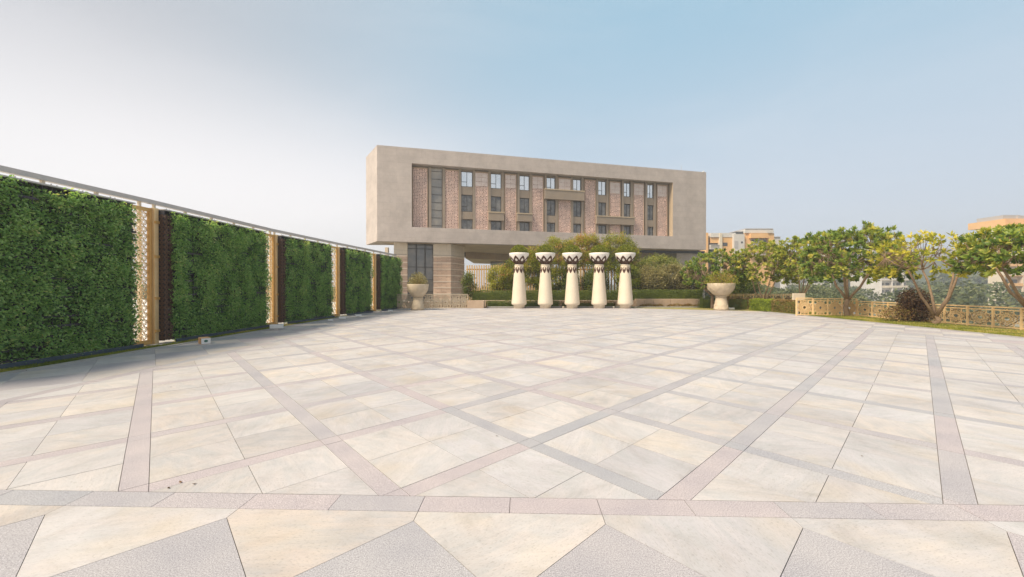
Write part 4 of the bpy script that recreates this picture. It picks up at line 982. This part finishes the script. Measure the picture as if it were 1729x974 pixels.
# brown dried shrub behind the sparse tree
o = thing('dried_shrub','dark brown dried dome shaped shrub behind the sparse frangipani','shrub',(at(1543,17.6),17.6,0))
X = at(1543,17.6)
for (dx,zz,rx,rz,n,mm,nm_) in ((0,1.0,.62,.55,2600,'leaf_brown','dome'),(.1,.45,.75,.6,2400,'leaf_brown','skirt'),(-.75,.35,.7,.42,900,'leaf_red','skirt')):
    q = rand_dirs(n)*rng.uniform(.5,1.05,(n,1)); pos = np.array((X+dx,17.6,zz))+q*np.array((rx,rx*.8,rz)); pos = pos[pos[:,2]>.02]; d = unit(rand_dirs(len(pos))+np.array([0,0,-.2])); leaves_obj(nm_, pos, d, perp(d), .09, .04, M[mm], o)
t = MB(); 
for k in range(10): a = k*.63; t.path([(X,17.6,0),(X+.2*math.cos(a),17.6+.2*math.sin(a),.5),(X+.45*math.cos(a),17.6+.4*math.sin(a),1.1)],[.03,.02,.01],5)
t.build('stems', M['bark'], o)
# loose bushy trees behind the planters
def btree(name, label, px, d, cpx, cpy, rx, ry, trunk_h, nm, ntip, r0, m, seed, LL=.12, per=85, cat='tree', under=.8, bias=0):
    X = at(px,d); s = d/F; o = thing(name, label, cat, (X,d,0))
    r0 *= .7; grow(o, (X,d,0), trunk_h, (0,0), (at(cpx,d),d,hgt(cpy,d)), (rx*s,rx*s*.6,ry*s), nm, ntip, r0, m, LL, per, seed, under=under, wleaf=.5, ramp_bias=bias, jit=.16)
btree('flowering_tree','loose yellow-green bushy tree with red tints behind the middle planters', 944, 33.5, 940, 440, 40, 40, 1.5, 5, 230, .1, M['leaf_yel'], 21)
btree('flowering_tree','taller airy tree with reddish tips rising over the fourth planter', 1000, 34, 985, 425, 30, 30, 2.0, 5, 190, .09, M['leaf_yel'], 22, bias=.2)
btree('flowering_tree','airy green tree rising behind the rightmost tall planter', 1042, 34, 1042, 432, 36, 38, 1.8, 5, 230, .09, M['leaf_yel'], 23, bias=-.05)
btree('leafy_bush','yellow-green bush in front of the slatted fence left of the planters', 846, 33.3, 848, 472, 24, 24, .4, 5, 130, .07, M['leaf_yel'], 24, cat='bush')
btree('leafy_bush','bright green bush between the first two tall planters', 898, 33, 898, 455, 20, 36, .4, 4, 130, .06, M['leaf_yel'], 25, cat='bush')
btree('leafy_bush','dark green bush between the third and fourth tall planters', 1010, 33, 1006, 478, 22, 24, .3, 4, 110, .06, M['leaf_dark'], 26, cat='bush')
btree('leafy_bush','dry olive bush right of the rightmost tall planter', 1098, 33, 1098, 474, 28, 24, .3, 5, 150, .07, M['leaf_dry'], 27, cat='bush')
btree('leafy_bush','pale dry bush in the middle of the bed before the goblet planter', 1135, 33.5, 1136, 472, 26, 26, .3, 5, 150, .07, M['leaf_dry'], 28, cat='bush')
btree('leafy_bush','olive bush beside the dark frangipani', 1168, 33, 1168, 474, 24, 24, .3, 5, 140, .07, M['leaf_dry'], 29, cat='bush', bias=-.15)
btree('leafy_bush','tall green bush behind the dry bushes under the office block', 1110, 35.5, 1110, 452, 40, 20, 1.0, 5, 160, .07, M['leaf_dark'], 30, cat='bush', bias=.25)
btree('leafy_bush','small dark bush behind the lattice railing next to the pier', 790, 31.5, 792, 482, 9, 22, .3, 3, 40, .05, M['leaf_dark'], 31, cat='bush')
btree('leafy_bush','dark green bush below the distant railing right of the goblet planter', 1245, 32, 1250, 486, 30, 16, .2, 5, 120, .07, M['leaf_dark'], 32, cat='bush')
btree('leafy_bush','shadowy green bush behind the leftmost tall planter', 868, 33.6, 866, 468, 20, 30, .3, 4, 100, .06, M['leaf_box'], 33, cat='bush')
btree('leafy_bush','green bush behind the second tall planter', 925, 32.7, 925, 480, 20, 20, .3, 4, 90, .06, M['leaf_box'], 34, cat='bush')
btree('leafy_bush','green bush behind the rightmost tall planter', 1058, 32.7, 1060, 472, 20, 26, .3, 4, 110, .06, M['leaf_box'], 35, cat='bush')
btree('leafy_bush','deep green bush behind the middle tall planter', 962, 32.7, 962, 478, 16, 24, .3, 4, 90, .06, M['leaf_dark'], 36, cat='bush')

# ------------------------------------------------------------------ city buildings on the right
def blk(o, name, m, px0, px1, py0, py1, d, dep=6, front=0):
    z1, z0 = hgt(py0,d), hgt(py1,d); t = MB(); t.box(at(px0,d-front),at(px1,d-front),d-front,d+dep,z0,z1); return t.build(name, m, o)
def P5(x, y): return (1160+x/5.73, 370+y/5.73)
ob = thing('apartment_building','orange and cream apartment building with balconies right of the office block','building',(at(1250,110),110,-6.2))
def q5(name, m, x0, x1, y0, y1, dep=8, front=0, par=None):
    a, b = P5(x0,y0), P5(x1,y1); return blk(par or ob, name, m, a[0], b[0], a[1], b[1], 110, dep, front)
q5('wall', M['citydark'], 185, 838, 165, 760, 8, 0)
q5('wall', M['orange'], 186, 205, 135, 760, 8, .8); q5('wall', M['orange'], 228, 316, 180, 232, 5, .6); q5('wall', M['creamwall'], 315, 341, 140, 760, 8, 1.2)
q5('wall', M['orange'], 341, 452, 150, 760, 8, .8); q5('wall', M['citywhite'], 452, 556, 152, 760, 8, 1.6); q5('wall', M['orange'], 556, 617, 140, 760, 8, 1.0)
q5('wall', M['orange'], 617, 784, 145, 190, 8, 2.0); q5('wall', M['orange'], 784, 842, 140, 760, 8, 1.0); q5('wall', M['citywhite'], 617, 784, 195, 268, 3, .2)
q5('wall', M['orange'], 617, 784, 290, 760, 8, .9)
q5('roof', M['citywhite'], 560, 836, 108, 139, 7, 1.3); q5('roof', M['citywhite'], 230, 470, 138, 178, 6, .9); q5('roof', M['citydark'], 470, 552, 122, 151, 5, .5); q5('roof', M['rail_steel'], 565, 832, 96, 103, 7, 1.2)
q5('side_block', M['citywhite'], 842, 902, 168, 760, 6, -2); q5('roof', M['rail_steel'], 840, 905, 160, 167, 6, -1.8)
for a in (560,620,690,760,828): q5('roof_post', M['rail_steel'], a, a+5, 103, 108, 4, 1.1)
q5('window', M['citydark'], 345, 390, 230, 262, 1, .86); q5('window', M['citydark'], 523, 540, 222, 238, 1, 1.66); q5('window', M['rail_steel'], 460, 494, 215, 285, 1, 1.66)
for a, b in ((628,650),(658,672),(700,716),(730,762)): q5('window', M['citydark'], a, b, 203, 246, .4, .3)
for bal in ((614,788,246,268,1.9),(228,316,250,292,1.2),(614,788,330,352,1.9)):
    bo = q5('balcony', M['citywhite'], bal[0], bal[1], bal[3]-4, bal[3]+2, 2, bal[4])
    q5('balcony_rail', M['citywhite'], bal[0], bal[1], bal[2], bal[2]+3, .1, bal[4], bo)
    for a in np.arange(bal[0], bal[1], 9): q5('baluster', M['citywhite'], a, a+2.5, bal[2]+3, bal[3]-4, .1, bal[4]-.02, bo)
def apart(label, px0, px1, py0, py1, d, floors, bays_, wallm, bandm, dep=14):
    o = thing('apartment_building', label, 'building', (at((px0+px1)/2,d),d,-6.2)); x0, x1 = at(px0,d), at(px1,d); z1, z0 = hgt(py0,d), -6.2
    t = MB(); t.box(x0,x1,d,d+dep,z0,z1); t.build('wall', wallm, o); t = MB(); t.box(x0-.3,x1+.3,d-.3,d+dep+.2,z1,z1+.5); t.build('roof', bandm, o)
    fh = 3.1; bw = (x1-x0)/bays_
    t = MB(); t.box(-bw*.28,bw*.28,-.12,.05,-.75,.75); w0 = None
    for f in range(floors):
        zc = z1-1.7-f*fh
        if zc < z0+1: break
        tt = MB(); tt.box(x0-.1,x1+.1,d-1.2,d-.02,zc-1.25,zc-1.05); sl_ = tt.build('floor_slab', bandm, o)
        tt = MB(); tt.box(x0,x1,d-1.2,d-1.12,zc-1.05,zc-.35); tt.build('balcony_front', bandm if f % 2 else wallm, sl_)
        for b in range(bays_):
            if w0 is None: w0 = t.build('window', M['citydark'], o, world=False); w = w0
            else: w = w0.copy(); COL.objects.link(w); w.parent = o
            w.location = (x0+bw*(b+.5)-o.location.x, -.05, zc+.05+6.2)
        for b in range(0, bays_+1, 2):
            tt = MB(); xx = x0+bw*b; tt.box(xx-.15,xx+.15,d-1.25,d-.01,zc-1.05,zc+1.85); tt.build('fin', wallm, sl_)
    return o
apart('pale cream apartment tower behind the sparse frangipani, lower left', 1484, 1530, 462, 520, 165, 6, 5, M['citywhite'], M['creamwall'])
apart('wide beige apartment block behind the frangipani crowns in the middle right', 1395, 1610, 420, 450, 330, 14, 22, M['creamwall'], M['citywhite'])
apart('tall cream and orange apartment block at the right edge of the picture', 1688, 1830, 384, 520, 120, 8, 9, M['creamwall'], M['orange'], 3)
o = bpy.data.objects.get('apartment_building.003')
t = MB(); d = 122; t.box(at(1697,d),at(1760,d),d,d+10,hgt(384,d)+.6,hgt(369,d)); t.build('roof_room', M['orange'], o)
t = MB(); t.box(at(1700,d),at(1729,d),d+1,d+8,hgt(369,d),hgt(362,d)); t.box(at(1722,d),at(1824,d),d+.5,d+8,hgt(367,d)-1,hgt(362,d)-.3); t.build('roof_tank', M['rail_steel'], o)
apart('long low white building below the hill between the right hand trees', 1480, 1565, 503, 520, 150, 2, 8, M['citywhite'], M['citywhite'])
apart('pale apartment block glimpsed between the frangipani crowns left of the biggest one', 1325, 1400, 450, 520, 190, 8, 8, M['citywhite'], M['creamwall'])
# ------------------------------------------------------------------ air
hzb = MB(); hzb.box(-430,560,-30,760,-7.4,42)
hm = bpy.data.materials.new('haze_air'); hm.use_nodes = True; ht = hm.node_tree; ht.nodes.clear()
pv = N(ht, 'ShaderNodeVolumePrincipled', inp={'Color': (.86,.9,.96,1), 'Density': .0015, 'Anisotropy': .2}); ho = N(ht, 'ShaderNodeOutputMaterial'); ht.links.new(pv.outputs[0], ho.inputs['Volume'])
tag(hzb.build('haze', hm), kind='stuff')
